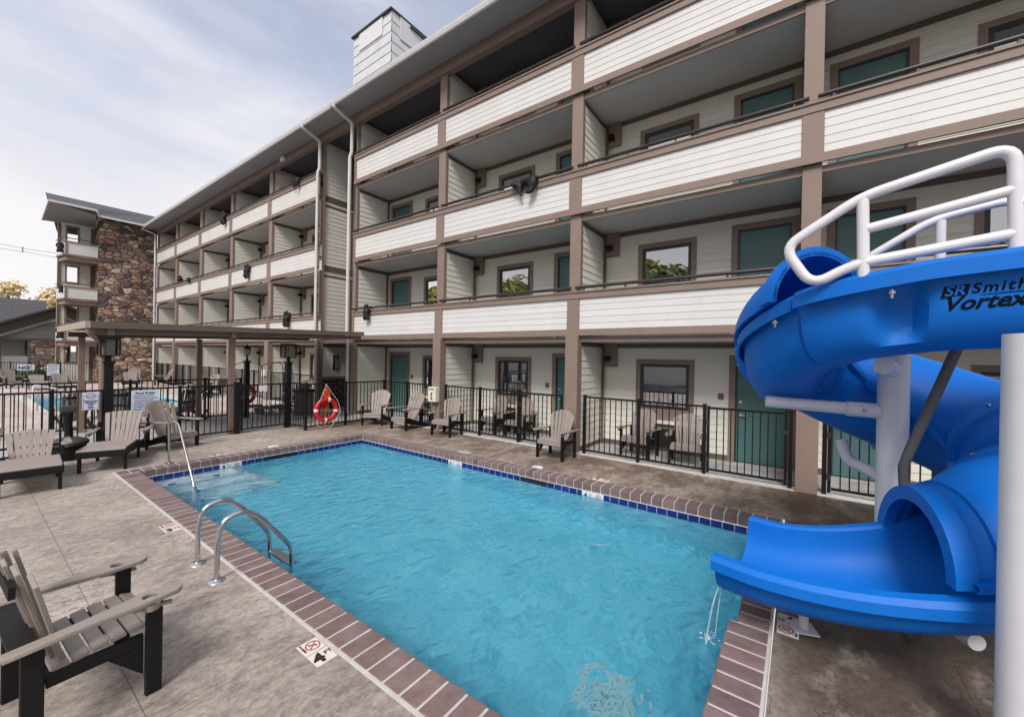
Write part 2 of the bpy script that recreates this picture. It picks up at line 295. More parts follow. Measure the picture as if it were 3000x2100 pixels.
# ---------------------------------------------------------------- mesh helpers
class MB:
    def __init__(s): s.v = []; s.f = []; s.sm = []
    def add(s, vs, fs, smooth=False):
        o = len(s.v); s.v += [tuple(v) for v in vs]; s.f += [tuple(i+o for i in f) for f in fs]; s.sm += [smooth]*len(fs)
    def box(s, x0, x1, y0, y1, z0, z1):
        s.add([(x0, y0, z0), (x1, y0, z0), (x1, y1, z0), (x0, y1, z0), (x0, y0, z1), (x1, y0, z1), (x1, y1, z1), (x0, y1, z1)],
              [(0, 3, 2, 1), (4, 5, 6, 7), (0, 1, 5, 4), (1, 2, 6, 5), (2, 3, 7, 6), (3, 0, 4, 7)])
    def obox(s, c, ax, ay, az):     # centre and three half-axis vectors
        c, ax, ay, az = map(Vector, (c, ax, ay, az))
        s.add([c-ax-ay-az, c+ax-ay-az, c+ax+ay-az, c-ax+ay-az, c-ax-ay+az, c+ax-ay+az, c+ax+ay+az, c-ax+ay+az],
              [(0, 3, 2, 1), (4, 5, 6, 7), (0, 1, 5, 4), (1, 2, 6, 5), (2, 3, 7, 6), (3, 0, 4, 7)])
    def bar(s, p, q, w, h, upv=(0, 0, 1)):   # rectangular bar p->q, w across, h along up
        p, q = Vector(p), Vector(q); d = (q-p)
        if d.length < 1e-6: return
        dn = d.normalized(); u = Vector(upv); x = dn.cross(u)
        if x.length < 1e-4: x = dn.cross(Vector((1, 0, 0)))
        x.normalize(); y = x.cross(dn)
        s.obox((p+q)/2, d/2, x*w/2, y*h/2)
    def quad(s, a, b, c, d): s.add([a, b, c, d], [(0, 1, 2, 3)])
    def tube(s, path, r, n=10, closed=False, caps=True):
        P = [Vector(p) for p in path]; k = len(P); rr = r if isinstance(r, (list, tuple)) else [r]*k
        up_ = Vector((0, 0, 1)); rings = []; prev = None
        for i in range(k):
            if closed: t = P[(i+1) % k]-P[i-1]
            else: t = P[min(i+1, k-1)]-P[max(i-1, 0)]
            t.normalize()
            if prev is None:
                a = t.cross(up_)
                if a.length < .05: a = t.cross(Vector((1, 0, 0)))
            else: a = prev-t*prev.dot(t)
            a.normalize(); prev = a; b = t.cross(a)
            rings.append([P[i]+(a*math.cos(j*2*math.pi/n)+b*math.sin(j*2*math.pi/n))*rr[i] for j in range(n)])
        vs = [v for r_ in rings for v in r_]; fs = []
        for i in range(k if closed else k-1):
            i2 = (i+1) % k
            for j in range(n): j2 = (j+1) % n; fs.append((i*n+j, i*n+j2, i2*n+j2, i2*n+j))
        s.add(vs, fs, True)
        if caps and not closed:
            s.add(rings[0], [tuple(range(n-1, -1, -1))]); s.add(rings[-1], [tuple(range(n))])
    def lathe(s, prof, c=(0, 0, 0), n=20, smooth=True):   # prof: (r, z)
        vs = []; fs = []
        for r, z in prof: vs += [(c[0]+r*math.cos(j*2*math.pi/n), c[1]+r*math.sin(j*2*math.pi/n), c[2]+z) for j in range(n)]
        for i in range(len(prof)-1):
            for j in range(n): j2 = (j+1) % n; fs.append((i*n+j, i*n+j2, (i+1)*n+j2, (i+1)*n+j))
        s.add(vs, fs, smooth)
    def prism(s, poly, d):      # planar polygon extruded by vector d
        P = [Vector(p) for p in poly]; d = Vector(d); n = len(P)
        s.add(P+[p+d for p in P], [tuple(range(n-1, -1, -1)), tuple(range(n, 2*n))]+[(i, (i+1) % n, n+(i+1) % n, n+i) for i in range(n)])
    def build(s, name, m, parent=None, kind=None, bevel=0, seg=2, world=True):
        me = bpy.data.meshes.new(name); off = Vector((0, 0, 0))
        if parent is not None and world:
            off = parent.location.copy(); pp = parent.parent
            while pp is not None: off += pp.location; pp = pp.parent
        me.from_pydata([Vector(v)-off for v in s.v], [], s.f); me.polygons.foreach_set('use_smooth', s.sm)
        bmm = bmesh.new(); bmm.from_mesh(me); bmesh.ops.recalc_face_normals(bmm, faces=bmm.faces)
        if bevel:
            bmesh.ops.remove_doubles(bmm, verts=bmm.verts, dist=1e-5)
            es = [e for e in bmm.edges if len(e.link_faces) == 2 and e.calc_face_angle(0) > .6]
            bmesh.ops.bevel(bmm, geom=es, offset=bevel, segments=seg, affect='EDGES', profile=.6, clamp_overlap=True)
        for e in bmm.edges:
            if len(e.link_faces) == 2 and e.calc_face_angle(0) > .62: e.smooth = False
        bmm.to_mesh(me); bmm.free()
        if m is not None: me.materials.append(m)
        o = bpy.data.objects.new(name, me); COL.objects.link(o)
        if parent is not None: o.parent = parent
        if kind: o['kind'] = kind
        return o

def tag(o, label, cat, group=None):
    o['label'] = label; o['category'] = cat
    if group: o['group'] = group
    return o
def thing(name, label, cat, loc=(0, 0, 0), rz=0, group=None):
    o = bpy.data.objects.new(name, None); COL.objects.link(o); o.location = loc; o.rotation_euler = (0, 0, rz); o.empty_display_size = .2
    return tag(o, label, cat, group)
def dup(o, loc, rz=0, label=None, group=None, scale=None):
    def rec(src, parent):
        c = src.copy(); COL.objects.link(c)
        if parent is not None: c.parent = parent
        for ch in [x for x in COL.objects if x.parent == src]: rec(ch, c)
        return c
    c = rec(o, None); c.location = loc; c.rotation_euler = (0, 0, rz)
    if label: c['label'] = label
    if group: c['group'] = group
    if scale: c.scale = scale
    return c
def struct(name, mb, m, **k): return mb.build(name, m, kind='structure', **k)
def smooth_path(pts, k=6):
    P = [Vector(p) for p in pts]; out = []
    for i in range(len(P)-1):
        p0, p1, p2, p3 = P[max(i-1, 0)], P[i], P[i+1], P[min(i+2, len(P)-1)]
        for j in range(k):
            t = j/k
            out.append(.5*((2*p1)+(-p0+p2)*t+(2*p0-5*p1+4*p2-p3)*t*t+(-p0+3*p1-3*p2+p3)*t**3))
    out.append(P[-1]); return out
def round_path(pts, r, k=6):     # polyline with rounded corners
    P = [Vector(p) for p in pts]; out = [P[0]]
    for i in range(1, len(P)-1):
        a = (P[i-1]-P[i]); b = (P[i+1]-P[i]); rr = min(r, a.length*.48, b.length*.48); a.normalize(); b.normalize()
        s_, e_ = P[i]+a*rr, P[i]+b*rr
        for j in range(k+1):
            t = j/k; out.append((1-t)**2*s_+2*t*(1-t)*P[i]+t*t*e_)
    out.append(P[-1]); return out
def text(txt, size, m, parent, origin, xdir, ydir, align='LEFT', bold=.0, shear=0, name='lettering', depth=.0015, spacing=1.0, line=1.0):
    cu = bpy.data.curves.new('lettering', 'FONT'); cu.body = txt; cu.size = size; cu.extrude = depth; cu.align_x = align; cu.align_y = 'BOTTOM_BASELINE'
    cu.offset = bold; cu.shear = shear; cu.space_character = spacing; cu.space_line = line; cu.resolution_u = 3
    tmp = bpy.data.objects.new('tmp', cu); COL.objects.link(tmp)
    me = bpy.data.meshes.new_from_object(tmp.evaluated_get(bpy.context.evaluated_depsgraph_get()))
    bpy.data.objects.remove(tmp)
    x, y = Vector(xdir).normalized(), Vector(ydir).normalized(); z = x.cross(y)
    M = Matrix((x, y, z)).transposed().to_4x4(); M.translation = Vector(origin)
    off = Vector((0, 0, 0)); pp = parent
    while pp is not None: off += pp.location; pp = pp.parent
    me.transform(Matrix.Translation(-off) @ M); me.materials.clear(); me.materials.append(m)
    o = bpy.data.objects.new(name, me); COL.objects.link(o); o.parent = parent; return o
def evaluated_mesh(o):
    me = bpy.data.meshes.new_from_object(o.evaluated_get(bpy.context.evaluated_depsgraph_get())); return me

# ---------------------------------------------------------------- ground sheets
PX0, PX1, PY0, PY1 = 1.735, 7.13, .148, 10.45         # outer edge of the coping
IX0, IX1, IY0, IY1 = 2.065, 6.80, .48, 10.12          # water's edge
def sheet(name, rects, z, m):
    b = MB()
    for x0, x1, y0, y1 in rects: b.quad((x0, y0, z), (x1, y0, z), (x1, y1, z), (x0, y1, z))
    return struct(name, b, m)
sheet('deck', [(-9, PX0, -9, 12.95), (PX1, 8.80, -9, 12.95), (PX0, PX1, -9, PY0), (PX0, PX1, PY1, 12.95)], 0, DECKM)
sheet('walkway', [(-9, 8.80, 12.95, 16.55)], -.002, CONC)
QX0, QX1, QY0, QY1 = 2.0, 6.4, 22.3, 30.3
sheet('far_deck', [(-9, QX0, 16.55, 44), (QX1, 8.80, 16.55, 44), (QX0, QX1, 16.55, QY0), (QX0, QX1, QY1, 44)], -.004, DECK2M)
GRND = mat('asphalt_ground', (.055, .055, .056), .9, var=.15, vscale=2, bump=.3, bscale=30)
sheet('ground', [(-400, -9, -400, 600), (24, 400, -400, 600), (-9, 24, -400, -9), (-9, 24, 44, 600)], -.03, GRND)
b = MB(); b.quad((8.98, -10, .02), (24, -10, .02), (24, 44, .02), (8.98, 44, .02)); struct('patio', b, CONC)
b = MB(); b.box(8.80, 8.98, -10, 39.8, -.1, .016); struct('kerb', b, CURB)

# ---------------------------------------------------------------- swimming pool
pool = thing('swimming_pool', 'rectangular swimming pool edged in plum brick with a dark blue waterline tile band', 'pool', (4.4, 5.3, 0))
BW, GP = .1795, .016
cb = MB(); mort = MB()
def brick(x0, x1, y0, y1, z1=.012): cb.box(x0, x1, y0, y1, -.118, z1)
def row_y(x0, x1, ya, yb):
    n = max(1, round((yb-ya)/BW)); w = (yb-ya)/n
    for i in range(n): brick(x0, x1, ya+i*w+GP/2, ya+(i+1)*w-GP/2, .012+RND.uniform(-.0015, .0015))
def row_x(y0, y1, xa, xb):
    n = max(1, round((xb-xa)/BW)); w = (xb-xa)/n
    for i in range(n): brick(xa+i*w+GP/2, xa+(i+1)*w-GP/2, y0, y1, .012+RND.uniform(-.0015, .0015))
row_y(PX0+.03, IX0, PY0+.03, PY1-.36)
row_y(IX1, PX1-.03, PY0+.03, PY1-.36)
row_x(IY1, PY1-.03, PX0+.03, PX1-.03)
row_x(PY0+.03, IY0, IX0+.008, 4.045)
row_x(PY0+.03, .42, 4.055, IX1-.008)
cb.build('coping', BRICK, pool, bevel=.012, seg=2)
for x0, x1, y0, y1 in ((PX0+.012, IX0-.012, PY0+.012, PY1-.012), (IX1+.012, PX1-.012, PY0+.012, PY1-.012), (IX0-.012, IX1+.012, IY1+.012, PY1-.012), (IX0-.012, 4.05, PY0+.012, IY0-.012), (4.05, IX1+.012, PY0+.012, .408)):
    mort.box(x0, x1, y0, y1, -.116, .007)
mort.build('mortar', GROUT, pool)
bs = MB()
BX0, BX1, BY0, BY1 = IX0+.008, IX1-.008, .43, IY1-.008
def fl(y): return -.98-(10.1-y)*.045
for ya, yb in ((BY0, 4), (4, BY1)): bs.quad((BX0, ya, fl(ya)), (BX1, ya, fl(ya)), (BX1, yb, fl(yb)), (BX0, yb, fl(yb)))
for a_, c_ in (((BX0, BY0), (BX1, BY0)), ((BX1, BY0), (BX1, BY1)), ((BX1, BY1), (BX0, BY1)), ((BX0, BY1), (BX0, BY0))):
    bs.quad((*a_, fl(a_[1])), (*c_, fl(c_[1])), (*c_, -.117), (*a_, -.117))
bs.build('basin', PLASTER, pool)
tb = MB(); gb = MB()
def band(p, q, nrm):       # tiles along p->q, nrm points to the water
    p, q, nv = Vector(p), Vector(q), Vector(nrm); d = q-p; n = round(d.length/.162); d = d/n
    gb.obox((p+q)/2+Vector((0, 0, -.195))+nv*.004, (q-p)/2, nv*.003, (0, 0, .078))
    for i in range(n):
        c_ = p+d*(i+.5)+Vector((0, 0, -.195))+nv*.008
        tb.obox(c_, d*.5*.93, nv*.004, (0, 0, .073))
band((BX0, BY0, 0), (BX0, BY1, 0), (1, 0, 0)); band((BX1, BY0, 0), (BX1, BY1, 0), (-1, 0, 0))
band((BX0, BY1, 0), (BX1, BY1, 0), (0, -1, 0)); band((BX0, BY0, 0), (BX1, BY0, 0), (0, 1, 0))
gb.build('grout', GROUT, pool); tb.build('waterline_tile', TILEB, pool)
sk = MB(); sk.box(BX1-.022, BX1-.010, 3.98, 4.55, -.195, -.121); sk.build('skimmer_opening', DARK, pool)  # near-black box proud of the tile paints in the shade of the recess
sk = MB(); sk.box(4.25, 4.95, BY1-.022, BY1-.010, -.195, -.121); sk.build('skimmer_opening', DARK, pool)
for i, (x1, y0, z) in enumerate(((3.55, 9.62, -.32), (3.75, 9.2, -.56), (3.95, 8.78, -.80))):
    st = MB(); st.box(BX0+.014, x1, y0, BY1-.014, fl(BY1)-.12, z); st.build('step', STEPM, pool, bevel=.02)
    ti = MB(); ti.box(BX0+.3, BX0+.42, y0+.05, y0+.13, z, z+.006); ti.box(x1-.45, x1-.33, y0+.05, y0+.13, z, z+.006); ti.build('step_tile', TILEB, pool)
dr = MB(); zf = fl(1.0); cx, cy = 3.57, 1.42
dr.box(cx-.25, cx+.25, cy-.25, cy+.25, zf-.02, zf+.03)
dp = dr.build('main_drain', mat('drain_sump', (.16, .30, .34), .7), pool); dr = MB()
for i in range(6): dr.box(cx-.26+i*.0925, cx-.1975+i*.0925, cy-.26, cy+.26, zf+.031, zf+.05)
for i in range(4): dr.box(cx-.26, cx+.26, cy-.26+i*.15, cy-.19+i*.15, zf+.051, zf+.062)
dr.build('grate', WHITE, dp)
for y in (6.4, 2.2, 4.6):
    jt = MB(); jt.obox((BX1-.02, y, -.42), (.012, 0, 0), (0, .04, 0), (0, 0, .04)); jt.build('return_fitting', WHITE, pool, bevel=.008)
wb = MB(); wb.box(BX0-.004, BX1+.004, BY0-.004, BY1+.004, -1.5, -.2); struct('water', wb, WATER)

def nodive(mb_ring, mb_fig, o, x, y, r):       # ring with slash and a small figure, drawn in plane (x, y) at o
    o, x, y = Vector(o), Vector(x).normalized(), Vector(y).normalized(); z = x.cross(y); n = 28
    vs = []
    for k in range(n):
        a = 2*math.pi*k/n; d = x*math.cos(a)+y*math.sin(a); vs += [o+d*r, o+d*r*.82]
    mb_ring.add(vs, [(2*k, 2*((k+1) % n), 2*((k+1) % n)+1, 2*k+1) for k in range(n)])
    a = R(45); d = x*math.cos(a)+y*math.sin(a); e_ = x*-math.sin(a)+y*math.cos(a)
    mb_ring.quad(o-d*r*.85-e_*r*.08, o+d*r*.85-e_*r*.08, o+d*r*.85+e_*r*.08, o-d*r*.85+e_*r*.08)
    q = z*-.0004
    for p0, p1, w in (((-.35, .3), (.25, -.1), .1), ((.2, -.1), (.38, -.42), .08), ((.2, -.05), (.5, -.2), .07), ((-.3, .3), (-.45, .02), .07)):
        a0 = o+x*p0[0]*r+y*p0[1]*r+q; a1 = o+x*p1[0]*r+y*p1[1]*r+q; dd = (a1-a0).normalized(); ee = z.cross(dd)*w*r
        mb_fig.quad(a0-ee, a1-ee, a1+ee, a0+ee)
    mb_fig.add([o+x*(-.42+.12*math.cos(t))*r+y*(.5+.12*math.sin(t))*r+q for t in [k*.785 for k in range(8)]], [tuple(range(8))])
def deck_marker(cx, cy, along, num, label):    # two tiles; 'along' = direction from number tile to symbol tile
    t = thing('depth_marker', label, 'depth marker', (cx, cy, 0), group='depth markers set in the deck')
    al = Vector(along); X = Vector((al.y, -al.x, 0))      # reading direction of the number
    for s_ in (-1, 1):
        tl = MB(); tl.obox(Vector((cx, cy, .002))+al*.083*s_, X*.078, al*.078, (0, 0, .004)); tl.build('tile', MARKT, t, bevel=.002, seg=1)
    base = Vector((cx, cy, .0072))
    text(num, .155, INK, t, base-al*.083-X*.07-al*.055, X, al, bold=.006)
    text('FT', .055, INK, t, base-al*.083+X*.022+al*.0, X, al, bold=.001)
    rg, fg = MB(), MB(); nodive(rg, fg, base+al*.083+X*.012, X, al, .056)
    rg.build('no_diving_ring', REDINK, t); fg.build('no_diving_figure', INK, t)
    text('NO DIVING', .02, INK, t, base+al*.148-X*.066, -al, X, bold=.0006)
deck_marker(1.652, 6.625, (0, 1, 0), '3', 'white tile depth marker reading 3 FT in the deck behind the pool ladder')
deck_marker(1.652, 2.998, (0, 1, 0), '4', 'large white tile depth marker reading 4 FT by the near pool edge')
deck_marker(7.225, 3.05, (0, -1, 0), '4', 'white 4 FT depth marker in the deck facing the second gated patio')
deck_marker(7.225, 6.55, (0, -1, 0), '3', 'white 3 FT depth marker in the deck before the adirondack chair row')
deck_marker(3.45, 10.55, (1, 0, 0), '3', 'white 3 FT depth marker in the deck along the short end by the steps')
deck_marker(4.28, .05, (-1, 0, 0), '4', 'white 4 FT depth marker half covered by the slide foot plate')
def wall_marker(o, x, num):
    o, x = Vector(o), Vector(x); z = Vector((0, 0, 1)); nv = x.cross(z)
    t = MB(); t.obox(o+nv*.001, x*.21, nv*.003, z*.07); p = t.build('waterline_marker', MARKW, pool)
    q = o+nv*.006
    a = text(num, .125, INK, p, q-x*.17-z*.045, x, z, bold=.005)
    c_ = text('FT', .05, INK, p, q-x*.07+z*.0, x, z)
    rg, fg = MB(), MB(); nodive(rg, fg, q+x*.11, x, z, .052); rg.build('no_diving_ring', REDINK, p); fg.build('no_diving_figure', INK, p)
wall_marker((BX1-.012, 3.02, -.192), (0, -1, 0), '4'); wall_marker((BX1-.012, 6.45, -.192), (0, -1, 0), '3'); wall_marker((3.55, BY1-.012, -.192), (1, 0, 0), '3')
for (x, y), lb in (((7.178, 4.453), 'round white skimmer lid in the deck before the chair at the brick coloured column'), ((4.604, 10.50), 'round white skimmer lid in the deck between pool end and gate')):
    l_ = MB(); l_.lathe([(0, .008), (.115, .008), (.12, .002)], (x, y, 0), 28); o = l_.build('skimmer_lid', WHITE); tag(o, lb, 'skimmer lid', 'skimmer lids')

# ladder and stair rail of the pool
lad = thing('pool_ladder', 'polished steel pool ladder with two hooped rails and metal treads', 'pool ladder', (1.56, 5.0, 0))
for y in (4.736, 5.284):
    t = MB(); t.tube(round_path([(1.556, y, 0), (1.556, y, .40), (1.60, y, .60), (1.80, y, .64), (1.95, y, .52), (2.27, y, .10), (2.29, y, -.02), (2.29, y, -1.05)], .16, 5), .024, 12); t.build('rail', CHROME, lad)
    t = MB(); t.lathe([(0, .02), (.045, .02), (.075, .004), (.078, 0)], (1.556, y, 0.0), 20); t.build('flange', CHROME, lad)
for z in (-.13, -.43, -.73):
    t = MB(); t.box(2.27, 2.37, 4.76, 5.26, z-.03, z); t.build('tread', STEEL, lad, bevel=.006)
hr = thing('stair_handrail', 'single steel handrail slanting down into the water over the pool steps', 'handrail', (2.575, 10.476, 0))
t = MB(); t.tube(round_path([(2.575, 10.476, 0), (2.56, 10.47, .90), (2.65, 10.2, .84), (2.62, 9.14, -.2), (2.62, 8.75, -.80)], .1, 5), .022, 12); t.build('rail', CHROME, hr)
t = MB(); t.lathe([(0, .02), (.045, .02), (.075, .004), (.078, 0)], (2.575, 10.476, 0), 20); t.build('flange', CHROME, hr)

# ---------------------------------------------------------------- the hotel
FH = 2.965; XF = 8.82; XB = 10.4
hotel = thing('hotel_building', 'four storey motel with cream lap siding, taupe trim and white balcony fronts', 'building', (8.82, 9.24, 0))
def boards(mb, axis, pos, sgn, u0, u1, z0, z1, pitch, holes=(), lip=.014, joints=False):
    # lap siding in plane axis=pos, facing sgn; u runs along the other horizontal axis; holes: (ua, ub, za, zb)
    n = max(1, round((z1-z0)/pitch)); h = (z1-z0)/n
    def P(u, z, off): return (pos+sgn*off, u, z) if axis == 'x' else (u, pos+sgn*off, z)
    cuts = sorted({z0, z1} | {z for hh in holes for z in hh[2:] if z0 < z < z1})
    for i in range(n):
        a, c_ = z0+i*h, z0+(i+1)*h
        zs = [a]+[z for z in cuts if a+1e-4 < z < c_-1e-4]+[c_]
        for za, zb in zip(zs, zs[1:]):
            zm = (za+zb)/2; iv = [(u0, u1)]
            for ha, hb, hza, hzb in holes:
                if hza < zm < hzb:
                    iv = [seg for (p, q) in iv for seg in ((p, min(q, ha)), (max(p, hb), q)) if seg[1]-seg[0] > 1e-4]
            oa = lip*(1-(za-a)/h)+.004; ob = lip*(1-(zb-a)/h)+.004
            if joints:
                cutp = [u0+(u1-u0)*RND.uniform(.12, .88) for _ in range(RND.choice((1, 1, 2)))]; iv2 = []
                for p, q in iv:
                    pts = [p]+sorted(c0 for c0 in cutp if p < c0 < q)+[q]
                    iv2 += [(pts[j]+(.0006 if j else 0), pts[j+1]-(.0006 if j < len(pts)-2 else 0)) for j in range(len(pts)-1)]
                iv = iv2
            for p, q in iv:
                mb.add([P(p, za, oa), P(q, za, oa), P(q, zb, ob), P(p, zb, ob)], [(0, 1, 2, 3)])
                if za == a: mb.add([P(p, za, .002), P(q, za, .002), P(q, za, oa), P(p, za, oa)], [(0, 1, 2, 3)])
RIGHT = [(13.81, 9.41, 'A'), (9.07, 4.71, 'B'), (4.376, .042, 'B'), (-.28, -4.64, 'A'), (-4.97, -9.3, 'B')]
LEFTB = [(20.86, 16.53, 'B'), (25.57, 21.23, 'B'), (30.3, 25.93, 'B'), (35.1, 30.75, 'B'), (39.7, 35.5, 'B')]
def bay_layout(yl, yr, ty):     # (door lo, hi), (window lo, hi) outer trim, along y
    if ty == 'A': return (yl-1.42, yl-.12), (yl-3.57, yl-2.15)
    return (yr+.02, yr+1.28), (yr+2.02, yr+3.43)
def win_z(k): return (k*FH+.97, k*FH+2.32)
def make_window(k, y0, y1):
    z0, z1 = win_z(k); T = .115; xo = XB-.032
    t = MB()
    for a, b_, c_, d in ((y0, y0+T, z0, z1), (y1-T, y1, z0, z1), (y0+T, y1-T, z1-T, z1), (y0+T, y1-T, z0, z0+T)): t.box(xo, XB+.02, a, b_, c_, d)
    w = t.build('window', TRIM, hotel)
    f = MB(); F_ = .075; a0, a1, c0, c1 = y0+T, y1-T, z0+T, z1-T
    for a, b_, c_, d in ((a0, a0+F_, c0, c1), (a1-F_, a1, c0, c1), (a0+F_, a1-F_, c1-F_, c1), (a0+F_, a1-F_, c0, c0+F_)): f.box(XB-.012, XB+.05, a, b_, c_, d)
    f.build('frame', WFRAME, w)
    g = MB(); g.quad((XB+.012, a0+F_-.005, c0+F_-.005), (XB+.012, a1-F_+.005, c0+F_-.005), (XB+.012, a1-F_+.005, c1-F_+.005), (XB+.012, a0+F_-.005, c1-F_+.005)); g.build('pane', GLASS, w)
    q = MB(); n = 22; cw = (a1-a0)*.36; ys = a1-F_+.03
    for i in range(n):
        ya, yb = ys-cw*i/n, ys-cw*(i+1)/n; xa, xb = XB+.13+.03*math.sin(i*1.9), XB+.13+.03*math.sin((i+1)*1.9)
        q.add([(xa, ya, c0), (xb, yb, c0), (xb, yb, c1), (xa, ya, c1)], [(0, 1, 2, 3)], True)
    q.build('curtain', CURT, w)
    bx = MB(); x1 = XB+.9
    bx.quad((x1, a0-.3, c0-.4), (x1, a1+.3, c0-.4), (x1, a1+.3, c1+.2), (x1, a0-.3, c1+.2))
    bx.quad((XB+.055, a0-.3, c0-.4), (x1, a0-.3, c0-.4), (x1, a0-.3, c1+.2), (XB+.055, a0-.3, c1+.2)); bx.quad((XB+.055, a1+.3, c0-.4), (x1, a1+.3, c0-.4), (x1, a1+.3, c1+.2), (XB+.055, a1+.3, c1+.2))
    bx.quad((XB+.055, a0-.3, c1+.2), (x1, a0-.3, c1+.2), (x1, a1+.3, c1+.2), (XB+.055, a1+.3, c1+.2)); bx.quad((XB+.055, a0-.3, c0-.4), (x1, a0-.3, c0-.4), (x1, a1+.3, c0-.4), (XB+.055, a1+.3, c0-.4))
    bx.build('room_behind', DARK, w)
def make_door(k, y0, y1, hinge):
    z0 = k*FH+.022 if k == 0 else k*FH-.13; z1 = k*FH+2.45; T = .13; xo = XB-.032
    d = MB(); d.box(XB+.02, XB+.07, y0+T+.03, y1-T-.03, z0+.02, z1-T-.03); leaf = d.build('door', TEAL, hotel)
    t = MB()
    for a, b_, c_, e in ((y0, y0+T, z0, z1), (y1-T, y1, z0, z1), (y0+T, y1-T, z1-T, z1)): t.box(xo, XB+.02, a, b_, c_, e)
    t.build('door_trim', TRIM, leaf)
    f = MB()
    for a, b_, c_, e in ((y0+T, y0+T+.035, z0, z1-T), (y1-T-.035, y1-T, z0, z1-T), (y0+T+.035, y1-T-.035, z1-T-.035, z1-T)): f.box(XB-.01, XB+.06, a, b_, c_, e)
    f.build('door_frame', WFRAME, leaf)
    hy = y1-T-.11 if hinge < 0 else y0+T+.11; z0 = k*FH+.022
    h = MB(); h.obox((XB+.01, hy, z0+1.07), (.012, 0, 0), (0, .03, 0), (0, 0, .03)); h.bar((XB-.03, hy, z0+1.07), (XB-.03, hy+hinge*.13, z0+1.06), .022, .022); h.tube([(XB+.02, hy, z0+1.07), (XB-.035, hy, z0+1.07)], .013, 8)
    h.lathe([(0, .0), (.032, 0)], (XB+.005, hy, z0+1.34), 12); h.obox((XB+.012, hy, z0+1.36), (.012, 0, 0), (0, .03, 0), (0, 0, .03)); h.build('handle', CHROME, leaf, bevel=.004)
